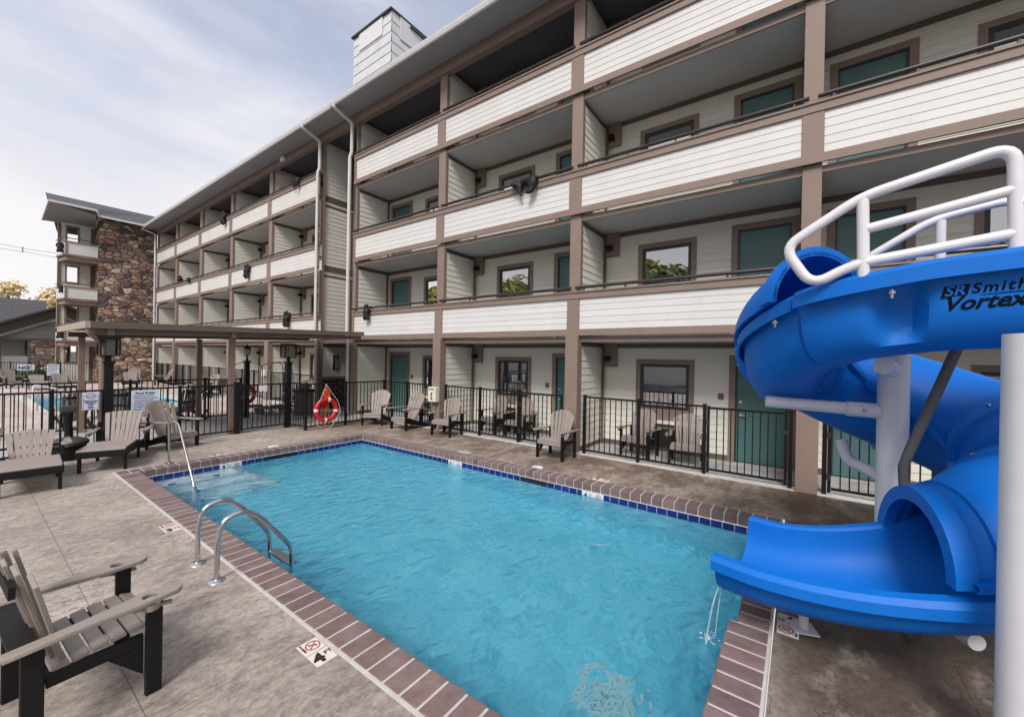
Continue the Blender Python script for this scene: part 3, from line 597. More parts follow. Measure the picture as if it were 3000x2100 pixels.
# shared horizontal members of each wing
for wing, (ya, yb), bays in (('r', (-9.6, 13.93), RIGHT), ('l', (16.43, 39.85), LEFTB)):
    ya2 = 16.5 if wing == 'l' else ya
    for k in range(4):
        F = k*FH; zc = F+FH-.237 if k < 3 else 11.40; zb_ = F+.02 if k == 0 else F-.132
        holes = []; wb_ = MB()
        for yl, yr, ty in bays:
            (d0, d1), (w0, w1) = bay_layout(yl, yr, ty)
            holes += [(d0+.06, d1-.06, F, F+2.40), (w0+.05, w1-.05, win_z(k)[0]+.05, win_z(k)[1]-.05)]
            make_window(k, w0, w1); make_door(k, d0, d1, -1 if ty == 'B' else -1)
        boards(wb_, 'x', XB, -1, ya, yb, F+.14, zc, .172, holes); wb_.build('back_wall', SIDING, hotel)
        tm = MB(); doors = sorted(bay_layout(*bb)[0] for bb in bays); cur = ya
        tm.box(XB-.03, XB, ya, yb, zc-.12, zc-.002)
        for d0, d1 in doors+[(yb, yb)]:
            if d0-cur > .05: tm.box(XB-.03, XB, cur, d0-.002, zb_, F+.15)
            cur = d1+.002
        tm.build('wall_trim', TRIM2, hotel)
        if k > 0:
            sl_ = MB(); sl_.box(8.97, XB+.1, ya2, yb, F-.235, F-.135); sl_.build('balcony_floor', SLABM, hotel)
            be = MB(); be.box(8.93, 8.968, ya2, yb, F-.25, F-.13); be.build('floor_beam', TRIM, hotel)
            bd = MB(); bd.box(XF, XF+.05, ya2, yb, F-.10, F+.055); bd.build('lower_band', TRIM, hotel)
            cp = MB(); cp.box(XF-.004, XF+.05, ya2, yb, F+.80, F+.94); cp.box(XF-.03, XF+.12, ya2, yb, F+.94, F+.975); cp.build('cap_band', TRIM, hotel)
            bk = MB(); bk.box(XF+.055, XF+.085, ya2, yb, F-.06, F+.939); bk.build('balcony_backing', TRIM2, hotel)
            for yl, yr, ty in bays:
                pn = MB(); boards(pn, 'x', XF+.045, -1, yr, yl, F+.055, F+.80, .149, lip=.007, joints=True); pn.build('balcony_panel', PANEL, hotel)
                rl = MB(); rl.tube([(XF+.0, yr-.10, F+1.065), (XF+.0, yl+.10, F+1.065)], .038, 10)
                for q in range(5):
                    yy = yr+.12+(yl-yr-.24)*q/4; rl.box(XF-.018, XF+.018, yy-.018, yy+.018, F+.975, F+1.04)
                rl.build('handrail', RAILM, hotel)
    # panels between bays on the balcony fronts
    ends = [ya]+[v for yl, yr, _ in sorted(bays, key=lambda q: q[1]) for v in (yr, yl)]+[yb]
    cols = [(ends[i], ends[i+1]) for i in range(0, len(ends), 2)]
    for (c0, c1) in cols:
        cm = MB(); cc_ = (c0+c1)/2; w2_ = (c1-c0)/2
        cm.box(8.785, 9.02, cc_-w2_, cc_+w2_, 0.016, FH-.10)
        for k in (1, 2, 3):
            cm.box(XF+.012, XF+.052, c0+.003, c1-.003, k*FH+.058, k*FH+.798)
            cm.box(8.90, 9.02, cc_-w2_+.02, cc_+w2_-.02, k*FH+.98, (k+1)*FH-.105 if k < 3 else 11.12)
        cm.build('column', TRIM, hotel)
        for k in range(4):
            dv = MB(); zc = (k+1)*FH-.252 if k < 3 else 11.38
            for s_, yy in ((-1, c0+.03), (1, c1-.03)):
                boards(dv, 'y', yy-s_*.0, s_, 9.02, XB-.02, k*FH+.14, zc-.10, .172)
            dv.build('divider_wall', SIDING, hotel)
            dt = MB(); dt.box(9.02, XB-.035, c0+.02, c1-.02, zc-.10, zc-.004); dt.box(9.02, XB-.035, c0+.02, c1-.02, k*FH+.022 if k == 0 else k*FH-.13, k*FH+.14)
            dt.box(XB-.11, XB-.033, c0-.01, c1+.01, k*FH+.022 if k == 0 else k*FH-.13, zc-.005); dt.build('divider_trim', TRIM2, hotel)
    for k in range(4):
        for yl, yr, ty in bays:
            zc = (k+1)*FH-.24 if k < 3 else 11.38
            if ty == 'B':
                y0 = yl-.40; bx = MB(); bx.box(XB-.10, XB-.034, y0, yl-.012, zc-.62, zc-.003); p = bx.build('lamp_board', TRIM, hotel)
                yc = yl-.17; lm = MB(); lm.lathe([(.0, .075), (.05, .07), (.078, .03), (.08, -.04), (.06, -.06), (0, -.06)], (XB-.23, yc, zc-.42), 14); lm.obox((XB-.13, yc, zc-.40), (.035, 0, 0), (0, .06, 0), (0, 0, .07)); lm.build('wall_lamp', BLACK, p)
                if yl < 14 and k < 4:
                    pp = MB(); pp.tube([(XB-.12, yl-.05, k*FH+.03), (XB-.12, yl-.05, zc)], .018, 8); pp.build('conduit', TRIM2, p)
for yl, yr, ty in RIGHT[:4]:
    (d0, d1), _w = bay_layout(yl, yr, ty); yy = d0-.14 if ty == 'A' else d1+.16
    q = MB(); q.box(XB-.036, XB-.024, yy-.06, yy+.06, 1.42, 1.56); q.build('room_plate', TRIM2, hotel)
# packaged air units under the ground floor windows
for yl, yr, ty in RIGHT[:4]:
    (_, _), (w0, w1) = bay_layout(yl, yr, ty)
    t = MB(); t.box(XB-.04, XB-.018, w0, w1, .12, .97); p = t.build('unit_surround', TRIM, hotel)
    g = MB()
    for i in range(12): g.box(XB-.10, XB-.045, w0+.18, w1-.18, .17+i*.034, .19+i*.034)
    g.box(XB-.06, XB-.042, w0+.16, w1-.16, .15, .60); g.build('air_grille', RAILM, p)
    g = MB(); g.box(XB-.12, XB-.042, w0+.12, w1-.12, .72, .80); g.build('ledge', WHITE, p)
# roof: header, soffit, gutter, roof planes
h = MB(); h.box(XF+.0, 9.02, -9.6, 39.9, 11.12, 11.47); h.build('header_beam', TRIM, hotel)
s_ = MB(); s_.add([(8.02, -9.9, 11.42), (8.02, 39.9, 11.42), (XF+.01, 39.9, 11.475), (XF+.01, -9.9, 11.475)], [(0, 1, 2, 3)]); s_.build('soffit', SOFFIT, hotel)
s_ = MB(); s_.box(9.02, XB+.1, -9.6, 39.9, 11.40, 11.46); s_.build('top_ceiling', mat('dark_ceiling', (.09, .092, .105), .8, var=.1, vscale=2), hotel)  # top ceiling colour much darker than the balcony ceilings below
g = MB(); prof = [(8.02, 11.40), (7.98, 11.42), (7.955, 11.50), (7.945, 11.56), (7.955, 11.575), (7.985, 11.575), (7.985, 11.565), (8.02, 11.565)]
g.prism([(x, -9.9, z) for x, z in prof], (0, 24.1, 0)); g.prism([(x+.02, 14.25, z-.02) for x, z in prof], (0, 25.2, 0)); g.build('gutter', GUTTER, hotel)
rf = MB(); rf.prism([(8.03, -9.95, 11.50), (8.03, -9.95, 11.58), (14.6, -9.95, 13.2), (21, -9.95, 11.58), (21, -9.95, 11.50)], (0, 50.6, 0)); rf.build('roof', SHING, hotel)
ew = MB(); ew.box(10.75, 10.8, -9.6, 13.93, 0, 11.39); ew.box(10.75, 10.8, 16.43, 39.9, 0, 11.39); ew.box(20.5, 20.6, -9.6, 39.9, 0, 11.4); ew.box(10.8, 20.5, -9.7, -9.6, 0, 11.4); ew.build('rear_wall', SIDING, hotel)
# end walls beside the breezeway
e_ = MB(); boards(e_, 'y', 16.47, -1, 9.05, 12.6, FH-.1, 11.40, .172); boards(e_, 'y', 16.47, -1, 9.05, 12.6, 1.30, FH-.1, 3); e_.build('end_wall', SIDING, hotel)
e_ = MB(); boards(e_, 'y', 13.9, 1, 9.05, 12.6, 0, 11.40, .172); e_.build('end_wall', SIDING, hotel)
e_ = MB(); e_.box(9.05, 12.6, 16.36, 16.449, .02, 1.24); e_.build('stone_wainscot', LEDGE, hotel)
e_ = MB(); e_.box(9.05, 12.6, 16.34, 16.45, 1.241, 1.34); e_.box(9.0, 9.05, 16.36, 16.46, 0, 11.12); e_.build('end_wall_trim', TRIM, hotel)
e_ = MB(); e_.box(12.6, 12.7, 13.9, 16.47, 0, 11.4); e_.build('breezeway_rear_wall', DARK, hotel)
e_ = MB(); e_.box(9.06, 12.6, 13.91, 16.44, FH-.215, FH-.07); e_.build('breezeway_ceiling', TRIM2, hotel)
sc = MB(); sc.box(9.55, 9.80, 16.38, 16.43, 1.62, 2.25); p = sc.build('sconce', BLACK, hotel); sc = MB(); sc.box(9.62, 9.77, 16.36, 16.378, 1.66, 2.21); sc.build('sconce_glass', GLASSL, p)
# downspouts
def downspout(y, zbot, kink):
    d = MB(); P = [(8.0, y, 11.42), (8.0, y, 11.34), (8.74, y, 11.10), (8.74, y, 9.98)]
    if kink: P += [(8.68, y+.02, 9.80), (8.68, y+.02, 3.0), (8.72, y, 2.75), (8.72, y, zbot)]
    else: P += [(8.74, y, zbot)]
    d.tube(round_path(P, .06, 3), .062, 8); d.build('downspout', GUTTER, hotel)
downspout(13.99, .1, True); downspout(16.30, .1, True); downspout(39.72, .1, False)
fl_ = MB(); fl_.obox((8.74, 19.55, 11.26), (.07, 0, 0), (0, .16, 0), (0, 0, .09)); fl_.build('flood_light', WHITE, hotel, bevel=.04)
# stair tower above the roof
tw = thing('lift_tower', 'white panelled tower rising above the hotel roof line', 'tower', (10.41, 13.93, 11.5))
t = MB(); boards(t, 'x', 10.41, -1, 13.93, 16.62, 11.5, 16.55, .42, lip=.02); boards(t, 'y', 13.93, -1, 10.41, 12.36, 11.5, 16.55, .42, lip=.02)
t.quad((12.36, 13.93, 11.5), (12.36, 16.62, 11.5), (12.36, 16.62, 16.5), (12.36, 13.93, 16.5)); t.quad((10.41, 16.62, 11.5), (12.36, 16.62, 11.5), (12.36, 16.62, 16.5), (10.41, 16.62, 16.5)); t.build('wall', mat('tower_panel', (.62, .63, .64), .5, var=.06, vscale=2, island=.06), tw)
t = MB(); t.box(10.355, 10.382, 14.5, 16.15, 15.78, 16.54); t.box(10.8, 12.3, 13.878, 13.902, 15.62, 16.54); t.build('cover_panel', mat('tower_plate', (.66, .665, .67), .5, var=.03), tw)
t = MB(); t.box(10.30, 12.42, 13.86, 16.70, 16.56, 16.62); t.box(11.3, 12.9, 13.8, 14.0, 16.40, 16.47); t.build('roof_edge', SHING, tw)

# ---------------------------------------------------------------- stone end building, houses, trees behind
st = thing('stone_end_building', 'tall end building with brown fieldstone wall, stacked corner balconies and dark shingle roof', 'building', (5.9, 40.3, 0))
q = MB(); q.box(5.85, 8.98, 40.3, 45, 0, 11.75); q.build('stone_wall', STONE, st)
q = MB(); q.box(7.40, 7.95, 40.285, 40.30, 0, .95); q.build('hearth_opening', DARK, st)
q = MB(); q.box(7.2, 8.1, 40.1, 40.299, .951, 1.03); q.build('hearth_lintel', STONE2, st)
WZ = [(1.41, 2.58), (4.24, 5.34), (7.07, 8.12), (9.93, 10.92)]
q = MB(); boards(q, 'y', 42.0, -1, 4.08, 5.85, .02, 11.2, .172, [(4.52, 5.02, a, c_) for a, c_ in WZ]); boards(q, 'x', 4.08, -1, 42, 42.2, .02, 11.2, .172); q.build('wall', SIDING, st)
for a, c_ in WZ:
    f = MB()
    for x0, x1, z0, z1 in ((4.42, 4.52, a-.1, c_+.1), (5.02, 5.12, a-.1, c_+.1), (4.52, 5.02, c_, c_+.1), (4.52, 5.02, a-.1, a)): f.box(x0, x1, 41.95, 42.06, z0, z1)
    f.build('window_frame', TRIM, st)
q = MB(); q.box(4.06, 4.22, 41.94, 41.975, .02, 11.1); q.box(5.66, 5.85, 41.94, 41.975, .02, 11.1); q.build('corner_trim', TRIM2, st)
for k, (za, zb) in enumerate(((2.95, 3.67), (5.8, 6.5), (8.78, 9.53))):
    q = MB(); boards(q, 'y', 40.32, -1, 4.36, 5.80, za, zb, .15); p = q.build('balcony_panel', PANEL, st)
    q = MB(); q.add([(4.24, 40.34, za), (4.03, 42, za), (4.03, 42, zb), (4.24, 40.34, zb)], [(0, 1, 2, 3)]); q.build('side_panel', PANEL, p)
    q = MB(); q.box(4.24, 5.85, 40.27, 40.34, zb, zb+.11); q.box(4.24, 5.85, 40.27, 40.34, za-.12, za); q.box(4.24, 4.36, 40.28, 40.36, za, zb)
    q.bar((4.24, 40.32, zb+.055), (4.02, 42, zb+.055), .06, .11); q.bar((4.24, 40.32, za-.06), (4.02, 42, za-.06), .06, .12); q.build('balcony_trim', TRIM, p)
    q = MB(); q.tube([(5.85, 40.28, zb+.3), (4.22, 40.28, zb+.3), (4.0, 42, zb+.3)], .03, 8); q.build('handrail', RAILM, p)
    q = MB(); q.prism([(4.3, 40.42, za-.42), (5.84, 40.42, za-.42), (5.84, 41.93, za-.42), (4.1, 41.93, za-.42)], (0, 0, .29)); q.build('balcony_floor', TRIM, st)
q = MB(); q.add([(3.385, 39, 11.72), (5.53, 39, 11.72), (5.85, 42.0, 11.25), (3.36, 42.2, 11.08)], [(0, 1, 2, 3)]); q.build('eave_soffit', SOFFIT, st)
q = MB(); q.prism([(3.385, 38.98, 11.73), (5.53, 38.98, 11.73), (5.70, 39.6, 11.56), (8.15, 39.6, 11.56), (9.7, 43.5, 13.33), (3.6, 43.5, 13.3)], (0, 0, .06))
q.add([(3.6, 43.5, 13.36), (9.7, 43.5, 13.36), (9.7, 48, 11.6), (4.6, 48, 11.6)], [(0, 1, 2, 3)]); q.build('roof', SHING, st)
q = MB(); q.bar((3.385, 38.95, 11.76), (5.53, 38.95, 11.76), .1, .13); q.bar((5.53, 38.95, 11.74), (5.70, 39.55, 11.56), .1, .13); q.bar((5.70, 39.55, 11.56), (8.1, 39.55, 11.56), .1, .13)
q.bar((3.375, 38.95, 11.78), (3.36, 42.2, 11.12), .06, .1); q.build('gutter', GUTTER, st)

hs = thing('gabled_building', 'low gabled building with grey siding and pale stone wall behind the far fence', 'building', (1, 48, 0))
def zr(x, z0): return z0+(x-1.9)*.527
q = MB(); q.add([(-6, 48, 3.0), (9.9, 48, 3.0), (9.9, 48, 3.05), (5.0, 48, zr(5.0, 3.1)), (1.7, 48, 3.05), (-6, 48, 3.02)], [(0, 1, 2, 3, 4, 5)]); q.build('gable_wall', mat('grey_siding', (.36, .36, .345), .6, var=.06, vscale=1.5, stretch=(1, 1, 14)), hs)
q = MB(); q.prism([(-2, 47.7, zr(-2, 3.15)), (5.0, 47.7, zr(5, 3.15)), (12, 47.7, zr(-2, 3.15)), (12, 47.7, zr(-2, 3.33)), (5.0, 47.7, zr(5, 3.33)), (-2, 47.7, zr(-2, 3.33))], (0, -.15, 0)); q.build('rake_board', mat('cream_rake', (.42, .40, .36), .6, var=.05), hs)
q = MB(); q.prism([(-2, 47.5, zr(-2, 3.331)), (5.0, 47.5, zr(5, 3.331)), (12, 47.5, zr(-2, 3.331)), (12, 47.5, zr(-2, 4.1)), (5.0, 47.5, zr(5, 4.1)), (-2, 47.5, zr(-2, 4.1))], (0, .3, 0)); q.build('upper_gable', mat('brown_gable', (.115, .095, .085), .7, var=.08), hs)
q = MB(); q.prism([(-2, 46.9, zr(-2, 4.105)), (5.0, 46.9, zr(5, 4.105)), (12, 46.9, zr(-2, 4.105)), (12, 46.9, zr(-2, 4.25)), (5.0, 46.9, zr(5, 4.25)), (-2, 46.9, zr(-2, 4.25))], (0, 14, 0)); q.build('roof', SHING, hs)
q = MB(); q.box(3.3, 4.75, 47.9, 48.3, 0, 2.95); q.build('stone_pier', STONE2, hs)
q = MB(); q.box(-6, 3.2, 50, 50.1, 0, 3.0); q.build('porch_wall', SIDING, hs)
q = MB(); q.box(1.95, 3.22, 47.9, 48.02, .75, 1.72); q.build('porch_panel', PANEL, hs)
q = MB(); q.box(3.2, 3.3, 47.85, 48, 0, 3.0); q.box(1.85, 1.95, 47.85, 48, 0, 3.0); q.box(-6, 9.9, 47.85, 48.1, 2.95, 3.1); q.build('porch_trim', TRIM, hs)
rb = thing('shingled_building', 'building with a large plain dark shingle roof behind the gabled building', 'building', (0, 60, 0))
q = MB(); q.add([(-12, 57, 4.4), (5.05, 57, 4.4), (5.1, 60, 7.0), (-12, 60, 7.0)], [(0, 1, 2, 3)]); q.add([(-12, 60, 7.0), (5.1, 60, 7.0), (5.05, 64, 4.4), (-12, 64, 4.4)], [(0, 1, 2, 3)]); q.build('roof', SHING, rb)
q = MB(); q.box(-12, 5.0, 57.3, 63.7, 0, 4.39); q.build('wall', SIDING, rb)

def leaf_mat(name, c1, c2):
    return mat(name, c1, .75, col2=c2, vscale=1.4, detail=3, island=.3)
LEAFS = [leaf_mat('autumn_gold_leaves', (.66, .50, .24), (.85, .74, .48)), leaf_mat('yellow_green_leaves', (.22, .27, .05), (.50, .42, .09)), leaf_mat('green_leaves', (.05, .10, .025), (.16, .19, .045))]
def tree(x, y, h, r, m, label, group, n=2600, leaf=.30, seed=1, z0=-.03):
    rn = random.Random(seed); t = thing('tree', label, 'tree', (x, y, z0), group=group)
    tr = MB(); tr.tube([(x, y, z0), (x+.1, y, z0+h*.3), (x-.1, y+.1, z0+h*.62), (x, y, z0+h*.9)], [h*.028, h*.022, h*.014, h*.004], 8)
    cl = []
    for i in range(17):
        a = rn.uniform(0, 6.28); zz = h*rn.uniform(.36, .95); f = math.sin(min(1, max(.12, (1.06-zz/h)/.62))*math.pi*.62); rr = r*f*rn.uniform(.35, 1.0)
        c_ = Vector((x+math.cos(a)*rr, y+math.sin(a)*rr, z0+zz)); cl.append((c_, r*rn.uniform(.26, .48)))
        tr.tube([(x, y, z0+zz*.66), (x+(c_.x-x)*.5, y+(c_.y-y)*.5, z0+zz*.86), tuple(c_)], [h*.009, h*.006, h*.002], 5)
    tr.build('trunk', BARK, t)
    cr_ = MB()
    for i in range(n):
        c_, cr0 = rn.choice(cl); d = Vector((rn.gauss(0, 1), rn.gauss(0, 1), rn.gauss(0, .8))); d.normalize(); p = c_+d*cr0*rn.uniform(.25, 1.08)
        nrm = (d+Vector((rn.uniform(-.8, .8), rn.uniform(-.8, .8), rn.uniform(-.3, 1)))).normalized(); a = nrm.orthogonal().normalized(); b_ = nrm.cross(a)
        s_ = leaf*rn.uniform(.5, 1.2)
        cr_.add([p-a*s_, p-b_*s_*.55, p+a*s_, p+b_*s_*.55], [(0, 1, 2, 3)])
    cr_.build('crown', m, t); return t
tree(3.2, 78, 10.2, 3.2, LEAFS[0], 'pale golden autumn tree rising over the dark shingle roof', 'autumn trees behind the roofs', seed=3)
tree(.9, 76, 9.0, 2.6, LEAFS[1], 'yellow green tree low over the roof at the picture edge', 'autumn trees behind the roofs', seed=4)
tree(6.7, 72, 9.3, 2.6, LEAFS[0], 'orange tree beside the balconies of the stone end building', 'autumn trees behind the roofs', seed=5)
tree(8.8, 80, 8.0, 2.2, LEAFS[1], 'small yellow tree seen through the corner balcony window opening', 'autumn trees behind the roofs', seed=6)
for i, (x, y, h, k) in enumerate(((-19, 43, 11.9, 1), (-20, 36, 11.0, 2), (-19, 29.5, 11.9, 1), (-20, 24, 11.4, 2), (-19, 13.0, 11.8, 1), (-20, 8.5, 11.6, 2), (-19, -9, 11.5, 1), (-20, -14.5, 11.5, 0))):
    tree(x, y, h, 4.2, LEAFS[k], 'one of the autumn trees mirrored in the hotel windows', 'trees mirrored in the windows', n=3600, leaf=.6, seed=20+i)
pl = thing('power_line', 'two sagging power cables with a spacer crossing the pale sky', 'power line', (4, 70, 13))
q = MB()
for za, zb, zc in ((14.1, 13.35, 13.38), (13.1, 13.0, 12.9)): q.tube(smooth_path([(-14, 70, za+.5), (2.6, 70, za*.2+zb*.8), (4.23, 70, zb+.02), (6.7, 70, zc), (14, 70, zc+.1)], 6), .022, 5)
q.build('cable', mat('cable_grey', (.2, .2, .21), .6), pl); q = MB(); q.box(4.19, 4.27, 69.96, 70.04, 12.95, 13.55); q.build('spacer', mat('spacer_grey', (.2, .2, .21), .6), pl)
for i, (x, y) in enumerate(((.3, 43.2), (2.0, 43.4), (3.1, 43.0))):
    rn = random.Random(i); q = MB()
    for k in range(700):
        d = Vector((rn.gauss(0, 1), rn.gauss(0, 1), rn.gauss(0, 1))).normalized(); p = Vector((x, y, .45))+Vector((d.x*.75, d.y*.45, d.z*.45))*rn.uniform(.75, 1.05)
        a = d.orthogonal().normalized(); b_ = d.cross(a); s_ = rn.uniform(.05, .1); q.add([p-a*s_, p-b_*s_, p+a*s_, p+b_*s_], [(0, 1, 2, 3)])
    o = q.build('shrub', GRASSM); tag(o, ('clipped green shrub at the far corner beyond the NO sign fence', 'clipped green shrub behind the white NO sign', 'clipped green shrub between the NO sign and rules sign')[i], 'shrub', 'clipped shrubs behind the far fence')

# ---------------------------------------------------------------- covered walkway
cw = thing('covered_walkway', 'flat taupe canopy on square posts crossing from the hotel to the pool gates', 'canopy', (4.56, 13.0, 0))
def zc_(x): return 2.93+(x-1.72)*.0259
q = MB(); q.prism([(1.72, 12.7, zc_(1.72)-.10), (8.49, 12.7, zc_(8.49)-.10), (8.49, 12.7, zc_(8.49)-.02), (1.72, 12.7, zc_(1.72)-.02)], (0, 4.1, 0)); q.build('roof', TRIM2, cw)
q = MB(); q.prism([(1.72, 12.62, zc_(1.72)-.15), (8.49, 12.62, zc_(8.49)-.13), (8.49, 12.62, zc_(8.49)), (1.72, 12.62, zc_(1.72))], (0, .078, 0)); q.build('gutter', TRIM2, cw)
q = MB(); q.prism([(1.64, 12.62, zc_(1.7)-.15), (1.718, 12.62, zc_(1.7)-.15), (1.718, 12.62, zc_(1.7)), (1.64, 12.62, zc_(1.7))], (0, 4.2, 0)); q.build('end_fascia', mat('sidelit_fascia', (.40, .34, .27), .6, var=.05), cw)  # end fascia colour lightened to carry the side light falling on it
q = MB(); q.prism([(1.80, 12.74, zc_(1.8)-.29), (8.45, 12.74, zc_(8.45)-.26), (8.45, 12.74, zc_(8.45)-.14), (1.80, 12.74, zc_(1.8)-.152)], (0, .07, 0))
q.build('beam', TRIM2, cw); q = MB(); q.prism([(1.80, 16.3, zc_(1.8)-.29), (8.45, 16.3, zc_(8.45)-.26), (8.45, 16.3, zc_(8.45)-.14), (1.80, 16.3, zc_(1.8)-.152)], (0, .07, 0)); q.build('beam', TRIM2, cw)
for x, y in ((4.56, 13.03), (2.04, 16.2), (4.78, 16.4)):
    q = MB(); q.box(x-.065, x+.065, y-.065, y+.065, 0, zc_(x)-.29); q.build('post', TRIM, cw)
for x in (2.05, 4.48):
    q = MB(); q.box(x-.06, x+.06, 12.66, 12.739, zc_(x)-.30, zc_(x)-.155); q.build('joist_end', TRIM2, cw)
q = MB(); q.tube(round_path([(1.72, 12.75, 2.80), (1.72, 12.75, 2.68), (1.97, 12.99, 2.46), (1.97, 12.99, .66)], .06, 4), .06, 10); q.build('downspout', TRIM, cw)
q = MB(); q.tube([(1.97, 12.99, .66), (1.97, 12.99, 0)], .068, 10); q.build('downspout_boot', BLACK, cw)

# ---------------------------------------------------------------- fences and gates
def pickets(mb, a, b_, z0, z1, sp=.128, w=.019):
    a, b_ = Vector(a), Vector(b_); d = b_-a; n = max(2, round(d.length/sp)); dn = d.normalized(); pn = Vector((-dn.y, dn.x, 0))
    for z in (z0+.03, z1-.02): mb.obox((a+b_)/2+Vector((0, 0, z)), d/2, pn*.018, (0, 0, .02))
    for i in range(1, n):
        p = a+d*(i/n); mb.obox(p+Vector((0, 0, (z0+z1)/2)), dn*w/2, pn*w/2, (0, 0, (z1-z0)/2-.035))
def fence(label, pts, posts, group, z1=1.40, h=.1):
    t = thing('metal_fence', label, 'fence', (pts[0][0], pts[0][1], 0), group=group)
    for a, b_ in zip(pts, pts[1:]):
        q = MB(); pickets(q, (*a, 0), (*b_, 0), .07, z1); q.build('picket_panel', BLACK, t)
    for x, y in posts:
        q = MB(); q.box(x-.032, x+.032, y-.032, y+.032, 0, z1+.015); q.box(x-.038, x+.038, y-.038, y+.038, z1+.016, z1+.032); q.build('post', BLACK, t)
    return t
def gate(label, a, b_, group, z1=1.38):
    t = thing('metal_gate', label, 'gate', (a[0], a[1], 0), group=group)
    A, B_ = Vector((*a, 0)), Vector((*b_, 0)); d = (B_-A).normalized()
    q = MB(); pickets(q, A+d*.03, B_-d*.03, .09, z1); p = q.build('picket_panel', BLACK, t)
    for p_ in (A, B_):
        q = MB(); q.obox(p_+Vector((0, 0, (z1+.08)/2)), d*.024, Vector((-d.y, d.x, 0))*.024, (0, 0, (z1-.04)/2)); q.build('stile', BLACK, t)
    for z in (.32, 1.05):
        q = MB(); q.obox(A+Vector((0, 0, z))-d*.03, d*.045, Vector((-d.y, d.x, 0))*.032, (0, 0, .045)); q.build('hinge', RAILM, t)
    q = MB(); q.obox(B_+Vector((0, 0, 1.02)), d*.05, Vector((-d.y, d.x, 0))*.034, (0, 0, .035)); q.build('latch', RAILM, t); return t
GF, GG = 'black metal fences', 'black metal gates'
fence('long black picket fence behind the two chaise lounges', [(-6.5, 12.9), (-3.3, 12.9), (-1.05, 12.9), (1.2, 12.9), (3.37, 12.9), (4.56, 12.9)], [(-3.3, 12.9), (-1.05, 12.9), (1.2, 12.9), (3.37, 12.9)], GF)
q = MB(); q.box(4.60, 4.72, 12.84, 12.96, 0, 1.43); q.box(4.585, 4.735, 12.825, 12.975, 1.431, 1.46); o = q.build('gate_post', BLACK); tag(o, 'thick square black gate post beside the taupe canopy post', 'gate post')
gt = gate('black picket gate carrying two white paper notices', (5.97, 12.92), (4.78, 12.9), GG)
for x in (5.20, 5.322):
    q = MB(); q.box(x, x+.104, 12.86, 12.864, 1.165, 1.35); q.build('paper_notice', WHITE, gt)
fence('short black fence return next to the lantern gate post', [(6.14, 12.86), (6.16, 12.03)], [(6.16, 12.03)], GF)
fence('black fence holding the red life ring', [(6.2, 12.03), (7.46, 12.03), (8.92, 12.0)], [(7.46, 12.03), (8.92, 12.0)], GF)
fence('black patio fence behind the two slanted adirondack chairs', [(8.92, 11.96), (8.92, 10.75), (8.92, 9.48)], [(8.92, 10.75)], GF)
fence('black patio fence between the phone box column and first gate', [(8.92, 8.93), (8.92, 7.54), (8.92, 6.19)], [(8.92, 8.93), (8.92, 7.54), (8.92, 6.17)], GF)
gate('black patio gate behind the lone chair at the middle column', (8.92, 6.10), (8.92, 4.86), GG)
fence('black patio fence in front of the pair of facing patio chairs', [(8.92, 4.22), (8.92, 2.92), (8.92, 1.59)], [(8.92, 4.22), (8.92, 2.91), (8.92, 1.56), (8.92, .12)], GF)
gate('black patio gate in front of the teal door by the slide', (8.92, 1.49), (8.92, .19), GG)
fence('black patio fence mostly hidden behind the slide', [(8.92, -1.82), (8.92, -3.2), (8.92, -4.6)], [(8.92, -.37), (8.92, -1.78), (8.92, -3.2)], GF)
gate('black patio gate half hidden by the white slide pole', (8.92, -.44), (8.92, -1.72), GG)
for i, (yl, yr, _) in enumerate(LEFTB):
    lb = ('black patio fence of the patio beside the breezeway', 'black patio fence of the second patio past the breezeway', 'black patio fence of the middle far patio', 'black patio fence of the fourth patio past the breezeway', 'black patio fence of the patio next to the stone wall')[i]
    fence(lb, [(8.92, yr-.1), (8.92, (yl+yr)/2), (8.92, yl+.05)], [(8.92, yr-.06), (8.92, (2*yr+yl)/3), (8.92, (yr+2*yl)/3), (8.92, yl+.02)], 'black fences along the far patios')
fence('black picket fence on the far side of the covered walkway', [(-6.5, 16.2), (-3.5, 16.2), (-1.2, 16.2), (1.2, 16.2), (3.05, 16.2), (4.7, 16.2)], [(-3.5, 16.2), (-1.2, 16.2), (3.05, 16.2), (4.9, 16.2)], GF)
g2 = gate('black picket gate carrying the small grey POOL plate', (5.0, 16.2), (5.95, 16.2), GG)
q = MB(); q.box(5.25, 5.54, 16.145, 16.15, 1.18, 1.335); p = q.build('sign_plate', PLATEG, g2)
text('POOL', .07, INK, p, (5.395, 16.142, 1.255), (1, 0, 0), (0, 0, 1), 'CENTER', bold=.002); text('HOURS', .04, INK, p, (5.395, 16.142, 1.20), (1, 0, 0), (0, 0, 1), 'CENTER')
fence('black picket fence at the far end of the second pool deck', [(-8, 42.3), (-5, 42.3), (-2, 42.2), (.5, 42.1), (2.1, 42.0), (4.25, 41.6)], [(-5, 42.3), (-2, 42.2), (.5, 42.1), (2.1, 42.0), (3.3, 41.8), (4.25, 41.6)], GF)
fence('short black fence in front of the corner balconies', [(4.3, 41.55), (5.8, 41.0)], [(5.05, 41.28)], GF)

